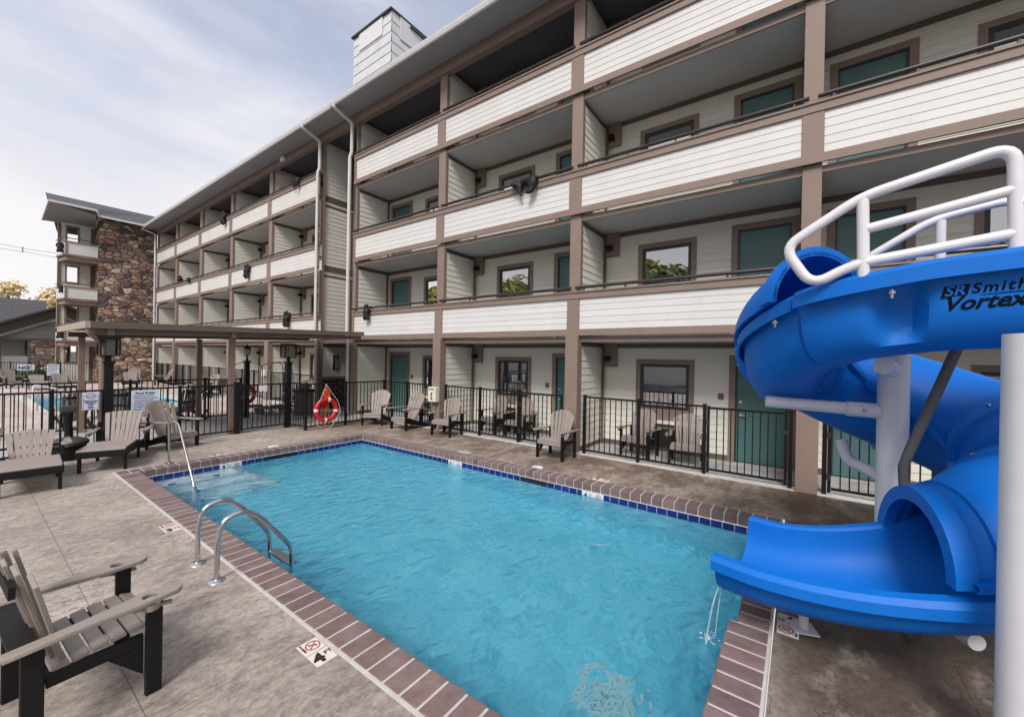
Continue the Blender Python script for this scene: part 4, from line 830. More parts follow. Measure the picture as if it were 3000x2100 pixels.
# lantern posts
def craftsman(loc, label):
    x, y = loc; t = thing('lantern_post', label, 'lamp post', (x, y, 0), group='square black lantern posts')
    q = MB(); q.box(x-.075, x+.075, y-.075, y+.075, 0, 2.0); p = q.build('post', BLACK, t); q = MB(); q.box(x-.10, x+.10, y-.10, y+.10, 2.0, 2.045); q.build('cap', BLACK, t)
    q = MB(); q.box(x-.04, x+.04, y-.04, y+.04, 2.046, 2.16); q.build('neck', BLACK, t)
    q = MB(); w = .16; q.box(x-w, x+w, y-w, y+w, 2.16, 2.185); q.box(x-w-.01, x+w+.01, y-w-.01, y+w+.01, 2.55, 2.60)
    for sx in (-1, 1):
        for sy in (-1, 1): q.box(x+sx*w-.014, x+sx*w+.014, y+sy*w-.014, y+sy*w+.014, 2.186, 2.549)
    for u in (-.085, .085):
        for s_ in (-1, 1): q.box(x+u-.008, x+u+.008, y+s_*w-.008, y+s_*w+.008, 2.186, 2.549); q.box(x+s_*w-.008, x+s_*w+.008, y+u-.008, y+u+.008, 2.186, 2.549)
    q.build('lantern_cage', BLACK, t); q = MB(); q.box(x-.085, x+.085, y-.085, y+.085, 2.187, 2.548); q.build('lantern_glass', GLASSL, t)
craftsman((2.06, 12.93), 'square black lantern post beside the no smoking area sign'); craftsman((6.06, 12.95), 'square black lantern post at the gate with paper notices')
cl_ = thing('classic_lantern_post', 'black post with a tapered classic street lantern between walkway fences', 'lamp post', (6.06, 15.98, 0))
x, y = 6.06, 15.98
q = MB(); q.box(x-.07, x+.07, y-.07, y+.07, 0, 1.98); q.box(x-.095, x+.095, y-.095, y+.095, 1.981, 2.02); q.build('post', BLACK, cl_)
q = MB(); q.lathe([(.03, 2.021), (.045, 2.05), (.03, 2.1), (.025, 2.16), (.05, 2.2), (.075, 2.215), (.0, 2.22)], (x, y, 0), 12); q.build('neck', BLACK, cl_)
q = MB(); q.lathe([(.075, 2.22), (.115, 2.43)], (x, y, 0), 6, False); q.build('lantern_glass', mat('clear_lantern_glass', (.45, .46, .46), .15), cl_)
q = MB()
for k in range(6):
    a = k*math.pi/3; q.tube([(x+.078*math.cos(a), y+.078*math.sin(a), 2.22), (x+.118*math.cos(a), y+.118*math.sin(a), 2.43)], .007, 5)
q.lathe([(.135, 2.43), (.12, 2.45), (.06, 2.52), (.02, 2.545), (.012, 2.60), (.0, 2.64)], (x, y, 0), 12); q.build('lantern_roof', BLACK, cl_)

# ---------------------------------------------------------------- signs
def board_sign(name, label, x0, x1, y, z0, z1, m=None):
    t = thing(name, label, 'sign', ((x0+x1)/2, y, z0)); q = MB(); q.box(x0, x1, y, y+.006, z0, z1); q.build('board', m or SIGNW, t); return t
XD, ZD = (1, 0, 0), (0, 0, 1)
ps = board_sign('pool_rules_sign', 'white Pool Rules sign hung on the fence behind the adirondack chairs', 2.44, 2.945, 12.855, .69, 1.345)
text('Pool Rules', .083, SIGNB, ps, (2.69, 12.853, 1.255), XD, ZD, 'CENTER', bold=.002)
for i, s_ in enumerate(('\u2022 Swim at your own risk.', '\u2022 Children under 14 must be', '   accompanied by adult.', '\u2022 No glass or sharp objects.', '\u2022 No running or horseplay.', '\u2022 No diving.', '\u2022 No pets.')):
    text(s_, .038, SIGNB, ps, (2.465, 12.853, 1.205-i*.054), XD, ZD, bold=.0006)
text('NO LIFEGUARD', .06, REDINK, ps, (2.69, 12.853, .79), XD, ZD, 'CENTER', bold=.001); text('ON DUTY', .06, REDINK, ps, (2.69, 12.853, .72), XD, ZD, 'CENTER', bold=.001)
ss = board_sign('smoking_area_sign', 'pale blue Designated Smoking Area sign with a cigarette symbol', 1.64, 1.905, 12.855, .953, 1.352)
q = MB(); n = 26; vs = []
for k in range(n):
    a = 2*math.pi*k/n
    for r_ in (.075, .064): vs.append((1.7725+r_*math.cos(a), 12.853, 1.265+r_*math.sin(a)*.85))
q.add(vs, [(2*k, 2*((k+1) % n), 2*((k+1) % n)+1, 2*k+1) for k in range(n)]); q.box(1.72, 1.80, 12.8525, 12.854, 1.25, 1.264); q.box(1.803, 1.818, 12.8525, 12.854, 1.25, 1.264); q.bar((1.812, 12.853, 1.268), (1.79, 12.853, 1.305), .003, .004)
for a, b_ in (((1.655, 1.285), (1.655, .965)), ((1.655, .965), (1.89, .965)), ((1.89, .965), (1.89, 1.285)), ((1.655, 1.285), (1.697, 1.285)), ((1.848, 1.285), (1.89, 1.285))): q.bar((a[0], 12.853, a[1]), (b_[0], 12.853, b_[1]), .003, .003)
q.build('cigarette_symbol', SIGNB, ss)
for i, s_ in enumerate(('DESIGNATED', 'SMOKING', 'AREA')): text(s_, .036, SIGNB, ss, (1.7725, 12.853, 1.145-i*.04), XD, ZD, 'CENTER', bold=.0014)
for i, s_ in enumerate(('PLEASE USE', 'RECEPTACLES', 'PROVIDED')): text(s_, .016, SIGNB, ss, (1.7725, 12.853, 1.03-i*.02), XD, ZD, 'CENTER', bold=.0004)
ns = board_sign('no_sign', 'wide white sign with a large blue NO on the far fence', 2.36, 3.10, 41.75, .85, 1.24)
text('NO', .30, SIGNB, ns, (2.40, 41.74, .93), XD, ZD, bold=.012)
for i, s_ in enumerate(('Running', 'Jumping', 'Diving', 'Horseplay')): text(s_, .075, SIGNB, ns, (2.76, 41.74, 1.14-i*.08), XD, ZD, bold=.001)
rs = board_sign('far_pool_rules_sign', 'tall white Pool Rules sign on the far fence by the corner balconies', 3.62, 4.18, 41.45, .5, 1.26)
text('Pool Rules', .10, SIGNB, rs, (3.9, 41.44, 1.14), XD, ZD, 'CENTER', bold=.002)
for i in range(6): text('Rules of the pool apply'[:23-i], .05, SIGNB, rs, (3.66, 41.44, 1.05-i*.062), XD, ZD)
text('NO LIFEGUARD', .07, SIGNB, rs, (3.9, 41.44, .60), XD, ZD, 'CENTER', bold=.001); text('ON DUTY', .06, SIGNB, rs, (3.9, 41.44, .53), XD, ZD, 'CENTER', bold=.001)

# ---------------------------------------------------------------- the water slide
slide = thing('water_slide', 'blue spiral water slide with white rails and pole beside the pool', 'water slide', (5.05, -.70, 0))
CP = [(4.17, -3.2, 3.06), (4.17, -2.4, 3.06), (4.17, -1.7, 3.05), (4.17, -1.1, 3.03), (4.16, -.70, 2.99), (4.28, -.28, 2.895), (4.62, .03, 2.70), (5.05, .14, 2.50), (5.50, .04, 2.32), (5.83, -.25, 2.14), (5.95, -.75, 1.94), (5.83, -1.25, 1.73),
      (5.50, -1.60, 1.52), (5.05, -1.68, 1.32), (4.62, -1.46, 1.15), (4.35, -1.12, 1.03), (4.19, -.75, .90), (4.10, -.30, .80), (4.10, .12, .745), (4.17, .47, .735)]
KS = 14
path = smooth_path(CP, KS)
def frame_at(i):
    a, b_ = path[max(i-1, 0)], path[min(i+1, len(path)-1)]; t = Vector((b_.x-a.x, b_.y-a.y, 0)).normalized(); return path[i], t, Vector((-t.y, t.x, 0))
def sweep(name, i0, i1, prof, m, closed=True, warp=None, caps=True, skew=None, parent=None):
    q = MB(); n = None; vs = []; k = i1-i0+1
    for i in range(i0, i1+1):
        P, t, nv = frame_at(i); pr_ = prof(i) if callable(prof) else prof; n = len(pr_)
        for s_, h_ in pr_:
            if warp: s_, h_ = warp(i, s_, h_)
            v = P+nv*s_+Vector((0, 0, h_))
            if skew: v += t*skew(i, s_)
            vs.append(v)
    fs = []
    for i in range(k-1):
        for j in range(n if closed else n-1): j2 = (j+1) % n; fs.append((i*n+j, i*n+j2, (i+1)*n+j2, (i+1)*n+j))
    q.add(vs, fs, True)
    if caps and closed:
        # profile is outer line then inner line back: close the ends as a strip
        h = n//2
        for base in (0, (k-1)*n):
            q.add([vs[base+j] for j in range(n)], [(j, j+1, n-2-j, n-1-j) for j in range(h-1)])
    return q.build(name, m, parent or slide)
def trough(D, w=.385, th=.028, lipw=.085, skirt=.135, lip_h=.0):
    out, inn = [], []
    K = 14
    # outer line from the left skirt round the bottom to the right skirt
    out += [(w+lipw-.028, -skirt+.004), (w+lipw, -skirt), (w+lipw, -.03), (w+lipw-.02, -.006), (w+lipw-.05, 0)]
    inn_l = [(w+lipw-.05, -.02), (w+lipw-.04, -.04), (w+lipw-.028, -skirt+.004)]
    return out
def trough_profile(D, w=.385, th=.03, lipw=.085, skirt=.135):
    K = 16
    def U(ww, d, off):      # half-superellipse from left top to right top
        r_ = []
        for j in range(K+1):
            a = math.pi*j/K; c_, s_ = math.cos(a), math.sin(a); e = .72
            r_.append((ww*math.copysign(abs(c_)**e, c_), off-d*abs(s_)**e))
        return r_
    outer = [(w+lipw, -skirt), (w+lipw, -.035), (w+lipw-.03, -.004)]       # lip, left side
    # going: upper surface from left skirt, over the lip, down the inside, up to the right lip and skirt
    top = outer+[(w-.01, 0.0)]+U(w-th, D-th, -.02)+[(-w+.01, 0.0), (-w-lipw+.03, -.004), (-w-lipw, -.035), (-w-lipw, -skirt)]
    bot = [(-w-lipw+.022, -skirt), (-w-lipw+.024, -.05), (-w-lipw+.04, -.03), (-w-.012, -.03)]+U(w, D, -.034)[::-1]+[(w+.012, -.03), (w+lipw-.04, -.03), (w+lipw-.024, -.05), (w+lipw-.022, -skirt)]
    return top+bot
def tube_profile(ro, ri, a0=0, a1=2*math.pi, K=36):
    o = [(ro*math.cos(a0+(a1-a0)*j/K), ro*math.sin(a0+(a1-a0)*j/K)) for j in range(K+1)]
    i_ = [(ri*math.cos(a0+(a1-a0)*j/K), ri*math.sin(a0+(a1-a0)*j/K)) for j in range(K, -1, -1)]
    return o+i_
def sstep(x, a, b_):
    t = max(0, min(1, (x-a)/(b_-a))); return t*t*(3-2*t)
def pocket(i, s_, h_):
    if s_ > .2 and h_ < -.145:
        y = path[i].y; f = sstep(y, -.745, -.665)*(1-sstep(y, -.60, -.45))
        g_ = 1-sstep(-h_, .42, .54)
        s_ -= .13*f*g_
    return s_, h_
I = lambda k: int(round(k*KS))
iA, iB, iC, iD, iE, iF, iEnd = I(5.15), I(7.5), I(10), I(12.2), I(14.2), I(16), len(path)-1
trough_o = sweep('start_trough', 0, iA, trough_profile(.57), SLIDE, warp=pocket)
sweep('bend_trough', iA+1, iB, trough_profile(.55, .355, lipw=.07), SLIDE)
sweep('bend_lid', iA+4, iB, tube_profile(.455, .425, 0, math.pi, 24), SLIDE)
TP = lambda i: tube_profile(.47+.09*sstep(i, iB, iC), .44+.09*sstep(i, iB, iC))
sweep('tube_section', iB, iC, TP, SLIDE); sweep('tube_section', iC, iD, TP, SLIDE); sweep('tube_section', iD, iE, TP, SLIDE)
sweep('tube_section', iE, iE+6, TP, SLIDE)
HB = lambda i: tube_profile(.56-.09*sstep(i, iE+6, iF), .53-.095*sstep(i, iE+6, iF), 0, math.pi, 24)
sweep('hood', iE+6, iF, HB, SLIDE)
def ring(i, w=3, ro=.575, ri=.50, a0=0, a1=2*math.pi): sweep('joint_flange', max(i-w//2, 0), min(i+w-w//2, len(path)-1), tube_profile(ro, ri, a0, a1), SLIDE)
ring(iB-1, 2, .50, .42); ring(iB+1, 2, .51, .44)
for k in (iC, iD): ring(k-1, 3, .605, .53); ring(k+2, 3, .605, .53)
ring(iE-1, 2, .60, .52); ring(iE+1, 2, .60, .52); ring(iF, 3, .50, .40, 0, math.pi); ring(iF-5, 2, .505, .44, 0, math.pi)
ring(iA+5, 2, .50, .42, 0, math.pi)
for s0 in (-1, 1):      # horizontal seams along the closed tube
    sweep('seam_flange', iB+3, iE+6, lambda i: [(s0*(.46+.09*sstep(i, iB, iC)), .03), (s0*(.515+.09*sstep(i, iB, iC)), .03), (s0*(.515+.09*sstep(i, iB, iC)), -.03), (s0*(.46+.09*sstep(i, iB, iC)), -.03)], SLIDE, caps=False)
    sweep('seam_flange', iE+6, iF, [(s0*.46, .05), (s0*.55, .05), (s0*.55, .004), (s0*.46, .004)], SLIDE, caps=False)
def bank(i, s_, h_):
    f = 1-sstep(i, iE, iEnd); return s_, h_-s_*(.10+.10*f)
sweep('exit_flume', iE+5, iEnd, trough_profile(.38, .425, lipw=.08, skirt=.11), SLIDE, warp=bank)
# bolts along flanges
for i in (iB-1, iC-1, iD-1, iE):
    P, t, nv = frame_at(i)
    for k in range(10):
        a = k*math.pi/5+.3; rr_ = .49 if i < iB+2 else .582; c_ = P+nv*rr_*math.cos(a)+Vector((0, 0, rr_*math.sin(a))); q = MB(); q.tube([c_-t*.05, c_+t*.06], .011, 7); q.build('bolt', STEEL, slide)
for i in (I(4.3), iA+4):
    P, t, nv = frame_at(i); c_ = P+nv*.43+Vector((0, 0, -.155)); q = MB(); q.lathe([(0, 0), (.010, 0), (.010, -.012), (.022, -.012), (.022, -.03), (.010, -.03), (.010, -.06), (0, -.06)], tuple(c_), 8); q.build('bolt', STEEL, slide)
# printed name on the near side of the start trough
LX = 3.774
t1 = MB(); t1.prism([(LX-.001, -.742, 2.742), (LX-.001, -.862, 2.755), (LX-.001, -.872, 2.826), (LX-.001, -.758, 2.812)], (.002, 0, 0)); lp = t1.build('logo_plate', SLIDEL, slide)
LD = (0, -1, .085); LU = (0, .0, 1)
text('SR', .085, SLIDE, lp, (LX-.004, -.757, 2.752), LD, LU, bold=.002, shear=.2, spacing=1.05)
text('Smith', .088, SLIDEL, slide, (LX-.002, -.878, 2.763), LD, LU, shear=.15, bold=.0016, spacing=1.2)
text('Vortex', .125, SLIDEL, slide, (LX-.002, -.752, 2.655), LD, LU, shear=.3, bold=.0032, spacing=1.0)
q = MB(); q.prism([(LX-.001, -.74, 2.733), (LX-.001, -1.12, 2.766), (LX-.001, -1.12, 2.771), (LX-.001, -.74, 2.738)], (.002, 0, 0)); q.build('logo_line', SLIDEL, slide)
# lay the printing flat on the curved wall of the trough
from mathutils.bvhtree import BVHTree
off_ = slide.location; bv = BVHTree.FromPolygons([v.co+off_ for v in trough_o.data.vertices], [tuple(p.vertices) for p in trough_o.data.polygons])
for o in [x for x in COL.objects if x.type == 'MESH' and (x == lp or x.parent == lp or (x.parent == slide and x.name.split('.')[0] in ('lettering', 'logo_line')))]:
    lift = .0042 if o.parent == lp else .0022
    xs = [v.co.x for v in o.data.vertices]; xm = min(xs)
    for v in o.data.vertices:
        hit = bv.ray_cast(Vector((3.2, v.co.y+off_.y, v.co.z+off_.z)), Vector((1, 0, 0)))
        if hit[0] is not None: v.co.x = hit[0].x-off_.x-lift-(.0012 if v.co.x < xm+.0006 else 0)
# white pipe rails
def pipe(pts, r=.036, name='guard_rail', rad=.13): 
    q = MB(); q.tube(round_path(pts, rad, 6), r, 12); return q.build(name, WPIPE, slide)
X1, X2 = 3.79, 4.57
pipe([(X1, -1.065, 3.0), (X1, -1.05, 3.66), (X1, -.34, 3.50), (X1, .12, 3.20), (X1, -.06, 2.885), (X1, -.30, 3.02), (X1, -1.05, 3.115)], rad=.12)
pipe([(X1, -.358, 2.90), (X1, -.345, 3.49)]); pipe([(X1, -.36, 3.262), (X1, -1.05, 3.387)], .034)
pipe([(X2, -1.30, 3.0), (X2, -1.30, 3.55), (X2, -.845, 3.467), (X2, -.42, 3.19), (X2, -.42, 2.95)], .032); pipe([(X2, -.89, 3.0), (X2, -.89, 3.45)], .032)
pipe([(X1, -1.06, 3.3), (X1, -2.6, 3.5)], .034); pipe([(X1, -2.6, 2.5), (X1, -2.6, 4.0)], .036)
# centre pole, arms and feet
q = MB(); q.tube([(5.05, -.70, 0), (5.05, -.70, 2.46)], .112, 28); q.build('centre_pole', WPIPE, slide)
def arm(p, q_, r=.062, collar=True):
    m_ = MB(); m_.tube([p, q_], r, 16); o = m_.build('support_arm', WPIPE, slide)
    if collar:
        P, Q = Vector(p), Vector(q_); c_ = MB(); d = (Q-P).normalized(); c_.tube([P+d*.10, P+d*.34], r+.012, 16); cl2 = c_.build('collar', WPIPE, o); b_ = MB(); sv = Vector((-.81, -.58, 0)); c0 = P+d*.25; b_.tube([c0+sv*(r+.005), c0+sv*(r+.028)], .018, 8); b_.build('bolt', STEEL, cl2)
    return o
arm((5.05, -.70, 2.24), (4.50, -.56, 2.29), .068, False); arm((5.05, -.70, 1.86), (4.88, .28, 1.90), .058); 
m_ = MB(); m_.tube(round_path([(5.05, -.70, 1.22), (5.58, -.42, 1.28), (5.66, -.38, 1.46)], .1, 4), .055, 14); m_.build('support_arm', WPIPE, slide)
arm((5.05, -.70, 1.05), (5.05, -1.62, .95), .058); arm((5.05, -.70, .28), (4.25, -1.05, .34), .055)
q = MB(); q.tube([(4.30, -.06, .01), (4.30, -.06, .41)], .036, 14); q.build('flume_leg', WPIPE, slide)
q = MB(); q.obox((4.30, -.06, .012), (.085, .03, 0), (-.03, .085, 0), (0, 0, .006)); q.build('foot_plate', WPIPE, slide, bevel=.003)
q = MB(); q.obox((5.05, -.7, .012), (.2, 0, 0), (0, .2, 0), (0, 0, .01)); q.build('foot_plate', WPIPE, slide, bevel=.003)
q = MB(); q.tube([(4.95, -1.75, .09), (4.62, -1.52, .10)], .075, 16); q.tube([(4.95, -1.75, .09), (4.95, -1.75, .0)], .05, 12); q.build('low_brace', WPIPE, slide)
q = MB(); q.tube([(3.50, -1.055, 0), (3.50, -1.055, 2.485)], .118, 28); q.build('stair_post', WPIPE, slide)
q = MB(); q.tube(smooth_path([(4.539, -.999, 2.48), (4.63, -.85, 1.92), (4.705, -.74, 1.50), (4.72, -.73, 1.35), (4.72, -.76, .9), (4.75, -.78, .3), (4.75, -.78, 0)], 6), .036, 12); q.build('water_hose', HOSE, slide)
# the trickle leaving the flume and the foam it raises
q = MB(); rn = random.Random(5)
for k in range(4):
    x0 = 3.90+.05*k+rn.uniform(-.02, .02); y0 = .50; v = rn.uniform(.07, .16); P = []
    for j in range(7):
        t = j/6; P.append((x0+.012*math.sin(j*1.7+k), y0+v*t, .40-.60*t*t))
    q.tube(P, [rn.uniform(.0015, .0045) for _ in P], 6)
for k in range(36):
    a = rn.uniform(0, 6.28); r_ = abs(rn.gauss(0, .05)); q.lathe([(0, .005), (.008*rn.uniform(.4, 1.6), .002), (.0, -.004)], (3.98+r_*math.cos(a)*1.4, .63+r_*math.sin(a), -.198+rn.uniform(0, .03)*max(0, 1-r_*8)), 6)
o = q.build('splash', mat('white_water', (.55, .72, .76), .15)); o['kind'] = 'stuff'; tag(o, 'thin trickle of water and foam falling from the slide end', 'splash')

# ---------------------------------------------------------------- adirondack chairs
def plank2d(outline, hole, th, M4, name, m, parent):
    cu = bpy.data.curves.new(name, 'CURVE'); cu.dimensions = '2D'; cu.fill_mode = 'BOTH'; cu.extrude = th/2; cu.bevel_depth = .003; cu.bevel_resolution = 1
    for loop in (outline, hole):
        if not loop: continue
        sp = cu.splines.new('POLY'); sp.points.add(len(loop)-1); sp.use_cyclic_u = True
        for i, (x, y) in enumerate(loop): sp.points[i].co = (x, y, 0, 1)
    tmp = bpy.data.objects.new('tmp', cu); COL.objects.link(tmp); me = bpy.data.meshes.new_from_object(tmp.evaluated_get(bpy.context.evaluated_depsgraph_get()))
    bpy.data.objects.remove(tmp); me.transform(M4); me.materials.clear(); me.materials.append(m); o = bpy.data.objects.new(name, me); COL.objects.link(o); o.parent = parent; return o
def arm_plank(t, side, z, x0=-.42, x1=.50, yc=.36, hole=True):
    w0, w1 = .032, .066
    pts = [(x0, -w0), (x0+.25, -w0*1.1), (x1-.25, -w1)]
    for k in range(9):
        a = -math.pi/2+math.pi*k/8; pts.append((x1-.066+.066*math.cos(a), w1*math.sin(a)))
    pts += [(x1-.25, w1), (x0+.25, w0*1.1), (x0, w0)]
    hl = [(x1-.17+.043*math.cos(k*math.pi/10), .043*math.sin(k*math.pi/10)) for k in range(20)][::-1] if hole else None
    plank2d(pts, hl, .024, Matrix.Translation((0, side*yc, z)) @ Matrix.Rotation(R(side*-3), 4, 'Z') @ Matrix.Rotation(R(-1.5), 4, 'Y'), 'arm', POLY, t)
    if hole:
        q = MB(); q.lathe([(.05, -.012), (.042, -.055), (.0, -.057)], (x1-.17, side*(yc+.015), z), 14); q.bar((x1-.26, side*yc, z-.03), (x1-.06, side*yc, z-.06), .03, .02); q.build('cup_holder', POLY, t)
def fan_back(t, x0, z0, x1, z1, wb=.058, wt=.086, n=7, name='backrest', drop=.13):
    q = MB(); H = (n/2)*(wt+.010)
    for i in range(n):
        u = i-(n-1)/2; yb, yt = u*(wb+.008), u*(wt+.010)
        def P(y, bottom):
            if bottom: return Vector((x0+.006*u*u, y, z0))
            z = z1-drop*(abs(y)/H)**2.2; return Vector((x0+(x1-x0)*(z-z0)/(z1-z0)+.008*u*u, y, z))
        ys = [yt-wt/2+wt*k/3 for k in range(4)]
        F = [P(yb-wb/2, True), P(yb+wb/2, True)]+[P(y, False) for y in ys[::-1]]
        nrm = (F[-1]-F[0]).cross(F[1]-F[0]).normalized()*.022; m_ = len(F)
        q.add(F+[f+nrm for f in F], [tuple(range(m_)), tuple(range(2*m_-1, m_-1, -1))]+[(k, (k+1) % m_, m_+(k+1) % m_, m_+k) for k in range(m_)])
    return q.build(name, POLY, t, bevel=.003, seg=1)
def seat_slats(t, pts, hw, sw=.085):
    P = smooth_path([(x, 0, z) for x, z in pts], 8); q = MB(); acc = 0; start = P[0]; L_ = sum((P[i+1]-P[i]).length for i in range(len(P)-1)); n = max(3, round(L_/sw)); sw = L_/n
    def at(s_):
        for i in range(len(P)-1):
            d = (P[i+1]-P[i]).length
            if s_ <= d or i == len(P)-2: return P[i]+(P[i+1]-P[i])*(s_/d)
            s_ -= d
    for i in range(n):
        a, b_ = at(i*sw+.006), at((i+1)*sw-.006); d = (b_-a); nn = Vector((-d.z, 0, d.x)).normalized()
        if nn.z < 0: nn = -nn
        q.obox((a+b_)/2+nn*.0, d/2, (0, hw, 0), nn*.012)
    return q.build('seat', POLY, t, bevel=.004, seg=1)
def brd(mb, a, b_, w, y, th): mb.bar((a[0], y, a[1]), (b_[0], y, b_[1]), th, w)
def classic_chair(name, label, group):
    t = thing(name, label, 'chair', group=group)
    seat_slats(t, [(.40, .355), (.34, .385), (.2, .365), (0, .30), (-.18, .245)], .285)
    q = MB(); q.box(.385, .41, -.30, .30, .255, .345); q.build('front_apron', POLY, t, bevel=.004, seg=1)
    fan_back(t, -.13, .26, -.53, 1.10)
    q = MB(); q.bar((-.33, -.30, .60), (-.33, .30, .60), .07, .03); q.bar((-.485, -.26, .93), (-.485, .26, .93), .028, .07); q.build('back_brace', POLYB, t)
    for s_ in (-1, 1):
        q = MB(); q.box(.315, .405, s_*.325-.021, s_*.325+.021, 0, .635); q.build('leg', POLYB, t, bevel=.005, seg=1)
        q = MB(); P = [(.385, .345), (.385, .245), (.25, .215), (-.2, .09), (-.52, 0), (-.70, 0), (-.72, .05), (-.6, .10), (-.2, .225), (0, .285), (.2, .35), (.32, .365)]
        q.prism([(x, s_*.27-.017, z) for x, z in P], (0, .034, 0)); q.build('side_rail', POLYB, t, bevel=.004, seg=1)
        q = MB(); q.box(-.36, -.27, s_*.305-.017, s_*.305+.017, .12, .60); q.build('arm_post', POLYB, t, bevel=.004, seg=1)
        arm_plank(t, s_, .648)
    return t
def upright_chair(name, label, group):
    t = thing(name, label, 'chair', group=group)
    seat_slats(t, [(.36, .425), (.30, .45), (.1, .44), (-.14, .40)], .30)
    q = MB(); q.box(.345, .37, -.315, .315, .33, .42); q.build('front_apron', POLY, t, bevel=.004, seg=1)
    fan_back(t, -.12, .40, -.30, 1.075)
    q = MB(); q.bar((-.245, -.37, .618), (-.245, .37, .618), .11, .028); q.bar((-.285, -.27, .93), (-.285, .27, .93), .028, .07); q.bar((-.16, -.30, .37), (-.16, .30, .37), .05, .03); q.build('back_brace', POLYB, t)
    for s_ in (-1, 1):
        q = MB(); q.box(.275, .36, s_*.335-.021, s_*.335+.021, 0, .63); q.build('leg', POLYB, t, bevel=.005, seg=1)
        q = MB(); q.box(-.26, -.17, s_*.335-.021, s_*.335+.021, 0, .63); q.build('leg', POLYB, t, bevel=.005, seg=1)
        q = MB(); q.box(-.16, .27, s_*.30-.016, s_*.30+.016, .33, .41); q.build('side_rail', POLYB, t, bevel=.004, seg=1)
        q = MB(); q.prism([(.27, s_*.30-.016, .33), (.10, s_*.30-.016, .33), (.27, s_*.30-.016, .14)], (0, .032, 0)); q.build('knee_brace', POLYB, t)
        arm_plank(t, s_, .645, -.33, .46, .37)
    return t
def chaise(name, label, group, top=(-.78, .80), rec=.36):
    t = thing(name, label, 'chaise lounge', group=group)
    seat_slats(t, [(1.05, .405), (1.0, .43), (.5, .425), (.12, .42), (-.1, .37), (-.30, .335)], .335)
    q = MB(); q.box(1.035, 1.06, -.35, .35, .285, .40); q.build('front_apron', POLYB, t, bevel=.004, seg=1)
    fan_back(t, -.28, .34, top[0], top[1], .060, .078, 7, drop=.03)
    q = MB(); f = .45; q.bar((-.28+(top[0]+.28)*f-.03, -.36, .34+(top[1]-.34)*f-.03), (-.28+(top[0]+.28)*f-.03, .36, .34+(top[1]-.34)*f-.03), .07, .03); q.build('back_brace', POLYB, t)
    for s_ in (-1, 1):
        P = [(1.035, .405), (.9, .412), (.12, .405), (-.1, .355), (-.75, .33), (-.95, .30), (-.95, .22), (-.6, .21), (-.2, .20), (.0, .235), (.2, .27), (.45, .255), (.7, .285), (1.035, .285)]
        q = MB(); q.prism([(x, s_*.34-.016, z) for x, z in P], (0, .032, 0)); q.build('side_rail', POLYB, t, bevel=.004, seg=1)
        for x in (.93, -.10, -.88):
            q = MB(); q.box(x-.045, x+.045, s_*.315-.022, s_*.315+.022, 0, .30); q.build('leg', POLYB, t, bevel=.012, seg=2)
        q = MB(); q.bar((-.30, s_*.37, .22), (-.40, s_*.39, .60), .035, .09, (1, 0, 0)); q.bar((-.62, s_*.37, .26), (-.78, s_*.36, .86), .03, .06, (1, 0, 0)); q.build('arm_post', POLYB, t, bevel=.004, seg=1)
        arm_plank(t, s_, .60, -.80, .10, .42)
    return t
GC = 'adirondack chairs around the pool'
ch = classic_chair('adirondack_chair', 'slanted adirondack chair in the fence corner beyond the phone box', GC)
def put(o, x, y, deg): o.location = (x, y, 0); o.rotation_euler = (0, 0, R(deg))
for x, y, dg, lb in ((8.39, 10.07, 183, 'slanted adirondack chair just before the phone box column'), (3.05, 12.22, -69, 'adirondack chair turned sideways in front of the Pool Rules sign'),
                     (1.9, 37.6, -70, 'grey adirondack chair below the NO sign across the second pool'), (7.25, 37.2, -95, 'adirondack chair in front of the stone hearth'), (8.15, 34.6, 182, 'adirondack chair seen side on beside the far patio fence'), (4.62, 17.15, 105, 'dark adirondack chair with its back to the covered walkway'), (7.2, 24.6, 95, 'adirondack chair with a low back by the round table'), (2.02, 17.15, 96, 'adirondack chair seen from behind through the fence beside the smoking area sign'), (2.95, 17.3, 84, 'adirondack chair seen from behind through the fence below the Pool Rules sign')):
    dup(ch, (x, y, 0), R(dg), lb)
put(ch, 8.26, 11.5, 213)
up_ = upright_chair('upright_chair', 'upright adirondack chair standing alone before the middle column by the slide', GC)
for x, y, z, dg, lb in ((.465, 3.835, 0, 3, 'largest adirondack chair, nearest the camera, with cup holes in its arms'), (8.5, 8.4, 0, 185, 'upright adirondack chair right beside the phone box column'), (9.72, 6.64, .02, 181, 'patio chair near the closed gate under the curtained window'), (9.72, 7.56, .02, 168, 'patio chair close to the siding wall inside the first fence'),
                        (9.66, 3.1, .02, 172, 'patio chair angled towards its mate inside the second patio'), (9.58, 2.02, .02, 186, 'patio chair before the air unit, nearer the teal door'), (9.72, 10.3, .02, 190, 'patio chair faintly seen behind the slanted chair and fence'),
                        (9.55, 18.9, .02, 200, 'patio chair in the patio past the breezeway, farther one'), (9.5, 17.7, .02, 190, 'patio chair in the patio past the breezeway, beside the breezeway'), (8.3, 26.4, 0, 200, 'upright chair on the far side of the round table')):
    dup(up_, (x, y, z), R(dg), lb)
put(up_, 8.24, 4.58, 176.5)
c1 = chaise('chaise_lounge', 'taupe chaise lounge with reclined fan back at the picture edge', 'chaise lounges', (-.76, .80))
dup(c1, (2.75, 35.2, 0), R(-88), 'low chaise lounge across the second pool under the fence signs')
put(c1, .775, 10.83, -94)
c2 = chaise('chaise_lounge', 'taupe chaise lounge with raised fan back between the ash receptacle and adirondack chair', 'chaise lounges', (-.60, .97))
dup(c2, (3.35, 32.0, 0), R(-84), 'chaise lounge with raised back across the second pool')
dup(c2, (6.3, 33.5, 0), R(-100), 'chaise lounge between the canopy posts across the second pool')
put(c2, 1.995, 11.60, -111.6)

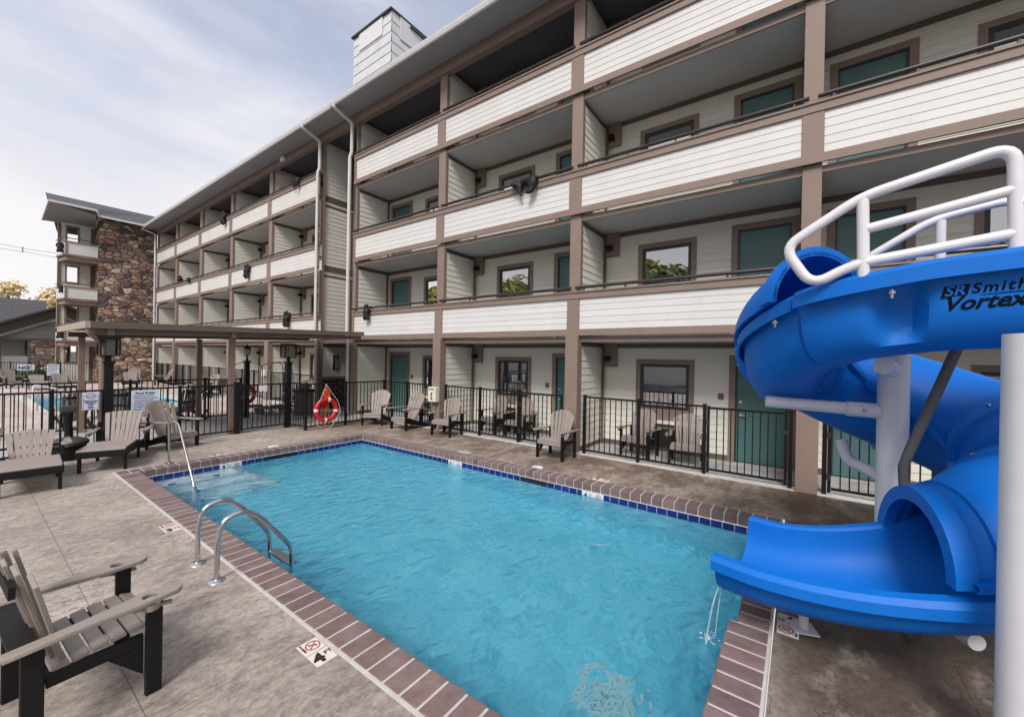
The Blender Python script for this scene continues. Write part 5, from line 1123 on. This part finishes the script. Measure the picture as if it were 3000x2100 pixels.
# ---------------------------------------------------------------- small things around the deck
ash = thing('ash_receptacle', 'black smokers receptacle with a domed base and leaning neck', 'ash receptacle', (1.40, 12.42, 0))
q = MB(); q.lathe([(0, 0), (.23, 0), (.245, .02), (.27, .30), (.0, .30)], (1.40, 12.42, 0), 24); q.build('base', POLYB, ash)
q = MB(); q.lathe([(.27, .301), (.30, .31), (.305, .37), (.28, .40), (.18, .445), (.07, .47), (.0, .47)], (1.40, 12.42, 0), 24); q.build('dome', ASHL, ash)
q = MB(); q.tube([(1.40, 12.42, .44), (1.395, 12.42, .7), (1.385, 12.42, .98)], [.068, .058, .075], 14); q.build('neck', POLYB, ash)
q = MB(); q.obox((1.385, 12.42, 1.05), (.12, 0, 0), (0, .07, 0), (0, 0, .072)); q.build('head', ASHL, ash, bevel=.025)
pb = thing('emergency_phone_box', 'cream emergency phone box mounted on the taupe column', 'phone box', (8.70, 9.25, .88))
q = MB(); q.box(8.63, 8.782, 9.07, 9.42, .88, 1.34); q.build('cabinet', BOXM, pb, bevel=.012)
q = MB(); q.box(8.612, 8.629, 9.085, 9.405, .895, 1.325); q.build('door', BOXM, pb, bevel=.004)
text('PHONE', .062, INK, pb, (8.609, 9.36, 1.255), (0, -1, 0), ZD, bold=.002)
q = MB(); q.box(8.608, 8.611, 9.235, 9.275, .96, 1.17); q.box(8.608, 8.611, 9.205, 9.234, .96, 1.01); q.box(8.608, 8.611, 9.205, 9.234, 1.12, 1.17); q.build('handset_symbol', INK, pb)
q = MB(); q.tube(smooth_path([(8.74, 9.20, .88), (8.74, 9.20, .6), (8.70, 9.24, .3), (8.70, 9.30, .05), (8.62, 9.33, .01)], 5), .009, 6); q.build('cable', TRIM2, pb)
b2x = thing('phone_box', 'small white box fixed to a column of the far patios', 'phone box', (8.72, 21.0, 1.2))
q = MB(); q.box(8.65, 8.783, 20.85, 21.15, 1.2, 1.5); q.build('cabinet', BOXM, b2x, bevel=.01); q = MB(); q.box(8.645, 8.649, 20.98, 21.02, 1.28, 1.42); q.build('red_mark', REDINK, b2x)

def life_ring(x, y, z, label):
    t = thing('life_ring', label, 'life ring', (x, y, z)); nmaj, nmin = 48, 14; Rm, rm = .318, .072
    def pt(a, b_, rr): return (x+(Rm+rr*math.cos(b_))*math.sin(a), y+rr*.8*math.sin(b_), z+(Rm+rr*math.cos(b_))*math.cos(a))
    q = MB(); q.add([pt(i*2*math.pi/nmaj, j*2*math.pi/nmin, rm) for i in range(nmaj) for j in range(nmin)], [(i*nmin+j, i*nmin+(j+1) % nmin, ((i+1) % nmaj)*nmin+(j+1) % nmin, ((i+1) % nmaj)*nmin+j) for i in range(nmaj) for j in range(nmin)], True); q.build('ring', RED, t)
    for c_ in (12, 98, 187, 272):
        q = MB(); a0, a1 = R(c_-6.5), R(c_+6.5); k = 5
        q.add([pt(a0+(a1-a0)*i/k, j*2*math.pi/nmin, rm+.004) for i in range(k+1) for j in range(nmin)], [(i*nmin+j, i*nmin+(j+1) % nmin, (i+1)*nmin+(j+1) % nmin, (i+1)*nmin+j) for i in range(k) for j in range(nmin)], True); q.build('white_band', WHITE, t)
    return t
lr = life_ring(6.73, 11.90, .575, 'red life ring with four white bands hung on the black fence with orange rope')
rn = random.Random(9)
q = MB()
q.tube(smooth_path([(6.45, 11.83, .83), (6.55, 11.85, 1.0), (6.70, 11.90, 1.30), (6.76, 11.88, 1.28), (6.90, 11.84, 1.05), (7.04, 11.82, .85), (7.13, 11.82, .6), (7.10, 11.82, .40), (7.0, 11.82, .22), (6.93, 11.82, .27)], 6), .008, 6)
q.tube(smooth_path([(6.38, 11.82, .30), (6.42, 11.82, .16), (6.52, 11.82, .05), (6.66, 11.84, .0), (6.82, 11.82, .04), (6.95, 11.82, .18), (7.02, 11.82, .30)], 6), .008, 6); q.build('grab_line', ROPEW, lr)
q = MB()
for k in range(13):
    w = rn.uniform(.03, .10); z0, z1 = rn.uniform(1.16, 1.28), rn.uniform(.86, 1.02); xo = 6.735+rn.uniform(-.03, .04); yo = 11.93+rn.uniform(-.03, .02)
    q.tube(smooth_path([(xo, yo, z0), (xo-w, yo, (z0+z1)/2), (xo-w*.6, yo, z1), (xo+w*.7, yo, z1), (xo+w, yo, (z0+z1)/2), (xo, yo, z0)], 5), .007, 5)
for k in range(8):
    w = rn.uniform(.03, .08); z1 = rn.uniform(.42, .62); xo = 6.70+rn.uniform(-.03, .08); q.tube(smooth_path([(xo, 11.95, .95), (xo-w, 11.95, .75), (xo-w*.7, 11.95, z1), (xo+w*.6, 11.95, z1-.02), (xo+w, 11.95, .72), (xo+.01, 11.95, .95)], 5), .006, 5)
q.tube(smooth_path([(6.55, 11.82, .30), (6.45, 11.82, .26), (6.38, 11.82, .16), (6.45, 11.82, .08), (6.60, 11.82, .10), (6.69, 11.83, .2), (6.69, 11.84, .06), (6.60, 11.84, -.0+.01), (6.78, 11.84, .012), (6.70, 11.83, .1)], 5), .006, 5)
q.build('rope_coil', ORANGE, lr)
q = MB(); q.tube([(6.735, 11.99, 1.34), (6.735, 11.90, 1.36)], .01, 6); q.build('hook', WHITE, lr)
life_ring(6.35, 16.9, .72, 'second red life ring partly hidden behind the gate and luggage carts')
rp = thing('rescue_pole', 'red rescue pole leaning upright by the classic lantern post', 'rescue pole', (6.28, 16.4, 0)); q = MB(); q.tube([(6.28, 16.4, 0), (6.27, 16.42, 1.36)], .035, 8); q.build('pole', RED, rp)
q = MB(); q.lathe([(.04, 1.361), (.045, 1.40), (.0, 1.44)], (6.27, 16.42, 0), 8); q.build('cap', WHITE, rp)

def luggage_cart(label):
    t = thing('luggage_cart', label, 'luggage cart', group='luggage carts')
    q = MB(); q.box(-.52, .52, -.29, .29, .27, .31); q.build('carpet', GREYP, t, bevel=.02); q = MB(); q.box(-.55, .55, -.32, .32, .22, .268); q.build('platform', STEEL, t, bevel=.02)
    q = MB()
    for sx in (-1, 1):
        for sy in (-1, 1): q.tube(round_path([(sx*.47, sy*.26, .27), (sx*.47, sy*.26, 1.72), (sx*.40, sy*.2, 1.86), (sx*.12, sy*.05, 1.95), (0, 0, 1.955)], .12, 4), .018, 8)
        q.tube(smooth_path([(sx*.47, -.26, 1.66), (sx*.47, -.1, 1.78), (sx*.47, .1, 1.78), (sx*.47, .26, 1.66)], 4), .016, 8); q.tube([(sx*.47, -.26, .72), (sx*.47, .26, .72)], .014, 8)
    q.tube([(-.2, 0, 1.93), (.2, 0, 1.93)], .018, 8); q.build('birdcage_frame', CHROME, t)
    for sx in (-1, 1):
        for sy in (-1, 1):
            q = MB(); q.tube([(sx*.40, sy*.24-.022, .105), (sx*.40, sy*.24+.022, .105)], .105, 18); w = q.build('wheel', mat('grey_rubber', (.2, .2, .2), .6), t); q = MB(); q.box(sx*.40-.02, sx*.40+.02, sy*.24-.035, sy*.24+.035, .10, .219); q.build('caster', STEEL, w)
    return t
lc = luggage_cart('steel birdcage luggage cart by the classic lantern post'); dup(lc, (7.18, 16.25, 0), R(14), 'steel birdcage luggage cart behind the square gate lantern'); lc.location = (6.42, 16.95, 0); lc.rotation_euler = (0, 0, R(-12))
tbn = thing('waste_bin', 'brown square waste bin with dark lid under the canopy behind the fence', 'waste bin', (7.7, 15.2, 0))
q = MB(); q.box(7.45, 7.95, 14.95, 15.45, 0, .86); q.build('body', WOODB, tbn, bevel=.02); q = MB(); q.box(7.42, 7.98, 14.92, 15.48, .861, .95); q.build('lid', POLYB, tbn, bevel=.02)
bqn = thing('garbage_bag', 'grey crumpled bag resting on the waste bin lid', 'bag', (7.7, 15.2, .95)); q = MB(); rr = random.Random(2)
vs = [(7.7+.28*math.cos(j*.524)*math.sin(i*.52)*rr.uniform(.8, 1.1), 15.2+.2*math.sin(j*.524)*math.sin(i*.52)*rr.uniform(.8, 1.1), .955+.2*(1-math.cos(i*.52))*.5*rr.uniform(.9, 1.05)) for i in range(7) for j in range(12)]
q.add(vs, [(i*12+j, i*12+(j+1) % 12, (i+1)*12+(j+1) % 12, (i+1)*12+j) for i in range(6) for j in range(12)], True); q.build('bag', mat('grey_bag', (.16, .14, .15), .4), bqn)
def table(x, y, label, r=.55, h=.72, m=None):
    t = thing('patio_table', label, 'table', (x, y, 0)); q = MB(); q.lathe([(0, h), (r, h), (r, h-.03), (0, h-.03)], (x, y, 0), 24, False); q.build('tabletop', m or POLY, t)
    for k in range(4):
        a = k*math.pi/2+.6; q = MB(); q.bar((x+r*.7*math.cos(a), y+r*.7*math.sin(a), 0), (x+r*.55*math.cos(a), y+r*.55*math.sin(a), h-.031), .05, .05); q.build('leg', POLYB, t)
table(7.7, 25.4, 'round taupe patio table on the second pool deck'); table(2.55, 19.2, 'pale round table just beyond the walkway fence', .62, .78, mat('pale_table', (.55, .50, .42), .5))
# second pool across the walkway
p2 = thing('second_pool', 'second pool beyond the covered walkway edged in pale stone', 'pool', (4.2, 26, 0))
q = MB()
for x0, x1, y0, y1 in ((QX0-.3, QX0, QY0-.3, QY1+.3), (QX1, QX1+.3, QY0-.3, QY1+.3), (QX0, QX1, QY0-.3, QY0), (QX0, QX1, QY1, QY1+.3)): q.box(x0, x1, y0, y1, -.1, .012)
q.build('coping', CURB, p2); q = MB(); z = -1.0; X0, X1, Y0, Y1 = QX0+.004, QX1-.004, QY0+.004, QY1-.004
q.quad((X0, Y0, z), (X1, Y0, z), (X1, Y1, z), (X0, Y1, z))
for a, c_ in (((X0, Y0), (X1, Y0)), ((X1, Y0), (X1, Y1)), ((X1, Y1), (X0, Y1)), ((X0, Y1), (X0, Y0))): q.quad((*a, z), (*c_, z), (*c_, -.101), (*a, -.101))
q.build('basin', PLASTER, p2); q = MB(); q.box(QX0+.002, QX1-.002, QY0+.002, QY1-.002, -1.05, -.16); struct('second_water', q, WATER)
q = MB(); q.tube(round_path([(1.7, 23.3, 0), (1.7, 23.3, .95), (2.35, 23.3, .75), (3.2, 23.35, -.3)], .12, 4), .03, 8); p = q.build('stair_rail', WHITE, p2); q = MB(); q.tube(round_path([(1.75, 22.5, 0), (1.75, 22.5, .7), (2.2, 22.5, .8), (2.6, 22.5, .1), (2.6, 22.5, -.6)], .2, 4), .028, 8); q.build('ladder_rail', CHROME, p2)

# ---------------------------------------------------------------- black bear ornaments on the balcony rails
def blob_mesh(name, balls, voxel):
    me = bpy.data.meshes.new(name); bmm = bmesh.new()
    for c_, r_ in balls:
        rr = r_ if isinstance(r_, tuple) else (r_, r_, r_)
        bmesh.ops.create_icosphere(bmm, subdivisions=3, radius=1, matrix=Matrix.Translation(c_) @ Matrix.Diagonal((*rr, 1)))
    bmm.to_mesh(me); bmm.free(); o = bpy.data.objects.new('tmp', me); COL.objects.link(o)
    md = o.modifiers.new('r', 'REMESH'); md.mode = 'VOXEL'; md.voxel_size = voxel; sm_ = o.modifiers.new('s', 'SMOOTH'); sm_.iterations = 4; sm_.factor = .5
    out = evaluated_mesh(o); bpy.data.objects.remove(o); out.name = name; out.materials.clear(); out.materials.append(BEAR); out.polygons.foreach_set('use_smooth', [True]*len(out.polygons)); return out
# climbing: hangs on the outside of the balcony, facing the wall (+x), origin at the chest
CLIMB = blob_mesh('bear_climbing', [((0, 0, -.02), (.12, .155, .21)), ((.01, 0, -.2), (.13, .16, .16)), ((.02, 0, .24), (.12, .12, .11)), ((.12, 0, .22), (.08, .06, .055)), ((.02, .09, .325), .038), ((.02, -.09, .325), .038),
    ((.05, .16, .10), (.07, .06, .13)), ((.05, -.16, .10), (.07, .06, .13)), ((.10, .165, .22), (.06, .05, .07)), ((.10, -.165, .22), (.06, .05, .07)), ((.03, .12, -.30), (.08, .07, .09)), ((.03, -.12, -.30), (.08, .07, .09)), ((-.12, 0, -.27), .04)], .022)
# leaning: head and fore paws draped over the rail, head hanging down to one side, origin at the rail
DRAPE = blob_mesh('bear_draped', [((.05, -.12, .0), (.14, .30, .11)), ((-.01, .28, -.05), (.10, .13, .10)), ((-.03, .40, -.02), (.055, .09, .05)), ((.02, .25, .06), .035), ((.0, .16, -.15), (.07, .09, .16)), ((-.02, .12, -.28), (.045, .05, .10)), ((-.02, .08, -.37), (.04, .04, .05)),
    ((-.02, -.30, -.12), (.10, .14, .2)), ((-.03, -.28, -.28), (.08, .10, .12)), ((-.06, -.22, -.37), (.08, .11, .05)), ((.05, -.33, .0), (.12, .12, .12))], .024)
PEEK = blob_mesh('bear_peeking', [((0, 0, 0), (.12, .16, .16)), ((-.06, 0, .16), (.1, .11, .1)), ((-.15, 0, .14), (.06, .05, .045)), ((-.04, .085, .245), .035), ((-.04, -.085, .245), .035), ((-.10, .14, -.02), (.08, .05, .06)), ((-.10, -.14, -.02), (.08, .05, .06))], .022)
GB = 'black bear ornaments on the balcony rails'
def bear(me, loc, rz, label, sc_=1.0, nose=None):
    o = bpy.data.objects.new('bear_ornament', me); COL.objects.link(o); o.location = loc; o.rotation_euler = (0, 0, R(rz)); o.scale = (sc_,)*3
    tag(o, label, 'bear ornament', GB)
    if nose:
        q = MB(); q.lathe([(.0, .03), (.024, .015), (.024, -.015), (.0, -.03)], nose, 8); n_ = q.build('snout', BEARN, o, world=False)
    return o
bear(CLIMB, (8.70, 12.85, 3.86), 0, 'black bear hanging on the lowest balcony front beside the white downspout', .80)
bear(DRAPE, (8.70, 5.98, 6.94), 0, 'large black bear draped over the third floor rail with paws hanging', .92, (-.03, .49, -.02))
bear(CLIMB, (8.70, 26.45, 9.86), 0, 'black bear clinging to the top balcony rail of the far wing', 1.02)
bear(DRAPE, (8.72, 18.33, 9.96), 0, 'black bear slumped over the top rail nearest the breezeway', .78, (-.03, .49, -.02))
bear(CLIMB, (8.70, 23.24, 6.50), 0, 'black bear climbing the third floor balcony front of the far wing', 1.0)
bear(PEEK, (8.78, 32.1, 6.86), 0, 'small black bear peeking over the third floor rail near the stone wall', .85)
bear(CLIMB, (8.69, 18.88, 3.86), 0, 'black bear hanging on the second floor front above the canopy', 1.0)
bear(PEEK, (9.05, 34.87, 7.25), 0, 'black bear sitting behind the rail on the third floor by the stone wall', 1.1)
bear(CLIMB, (4.03, 40.5, 9.17), 78, 'black bear on the topmost corner balcony of the stone building', .95)
bear(CLIMB, (4.12, 40.6, 6.38), 78, 'black bear on the middle corner balcony of the stone building', .72)
bear(CLIMB, (4.10, 40.4, 3.45), 78, 'black bear on the lowest corner balcony of the stone building', 1.15)
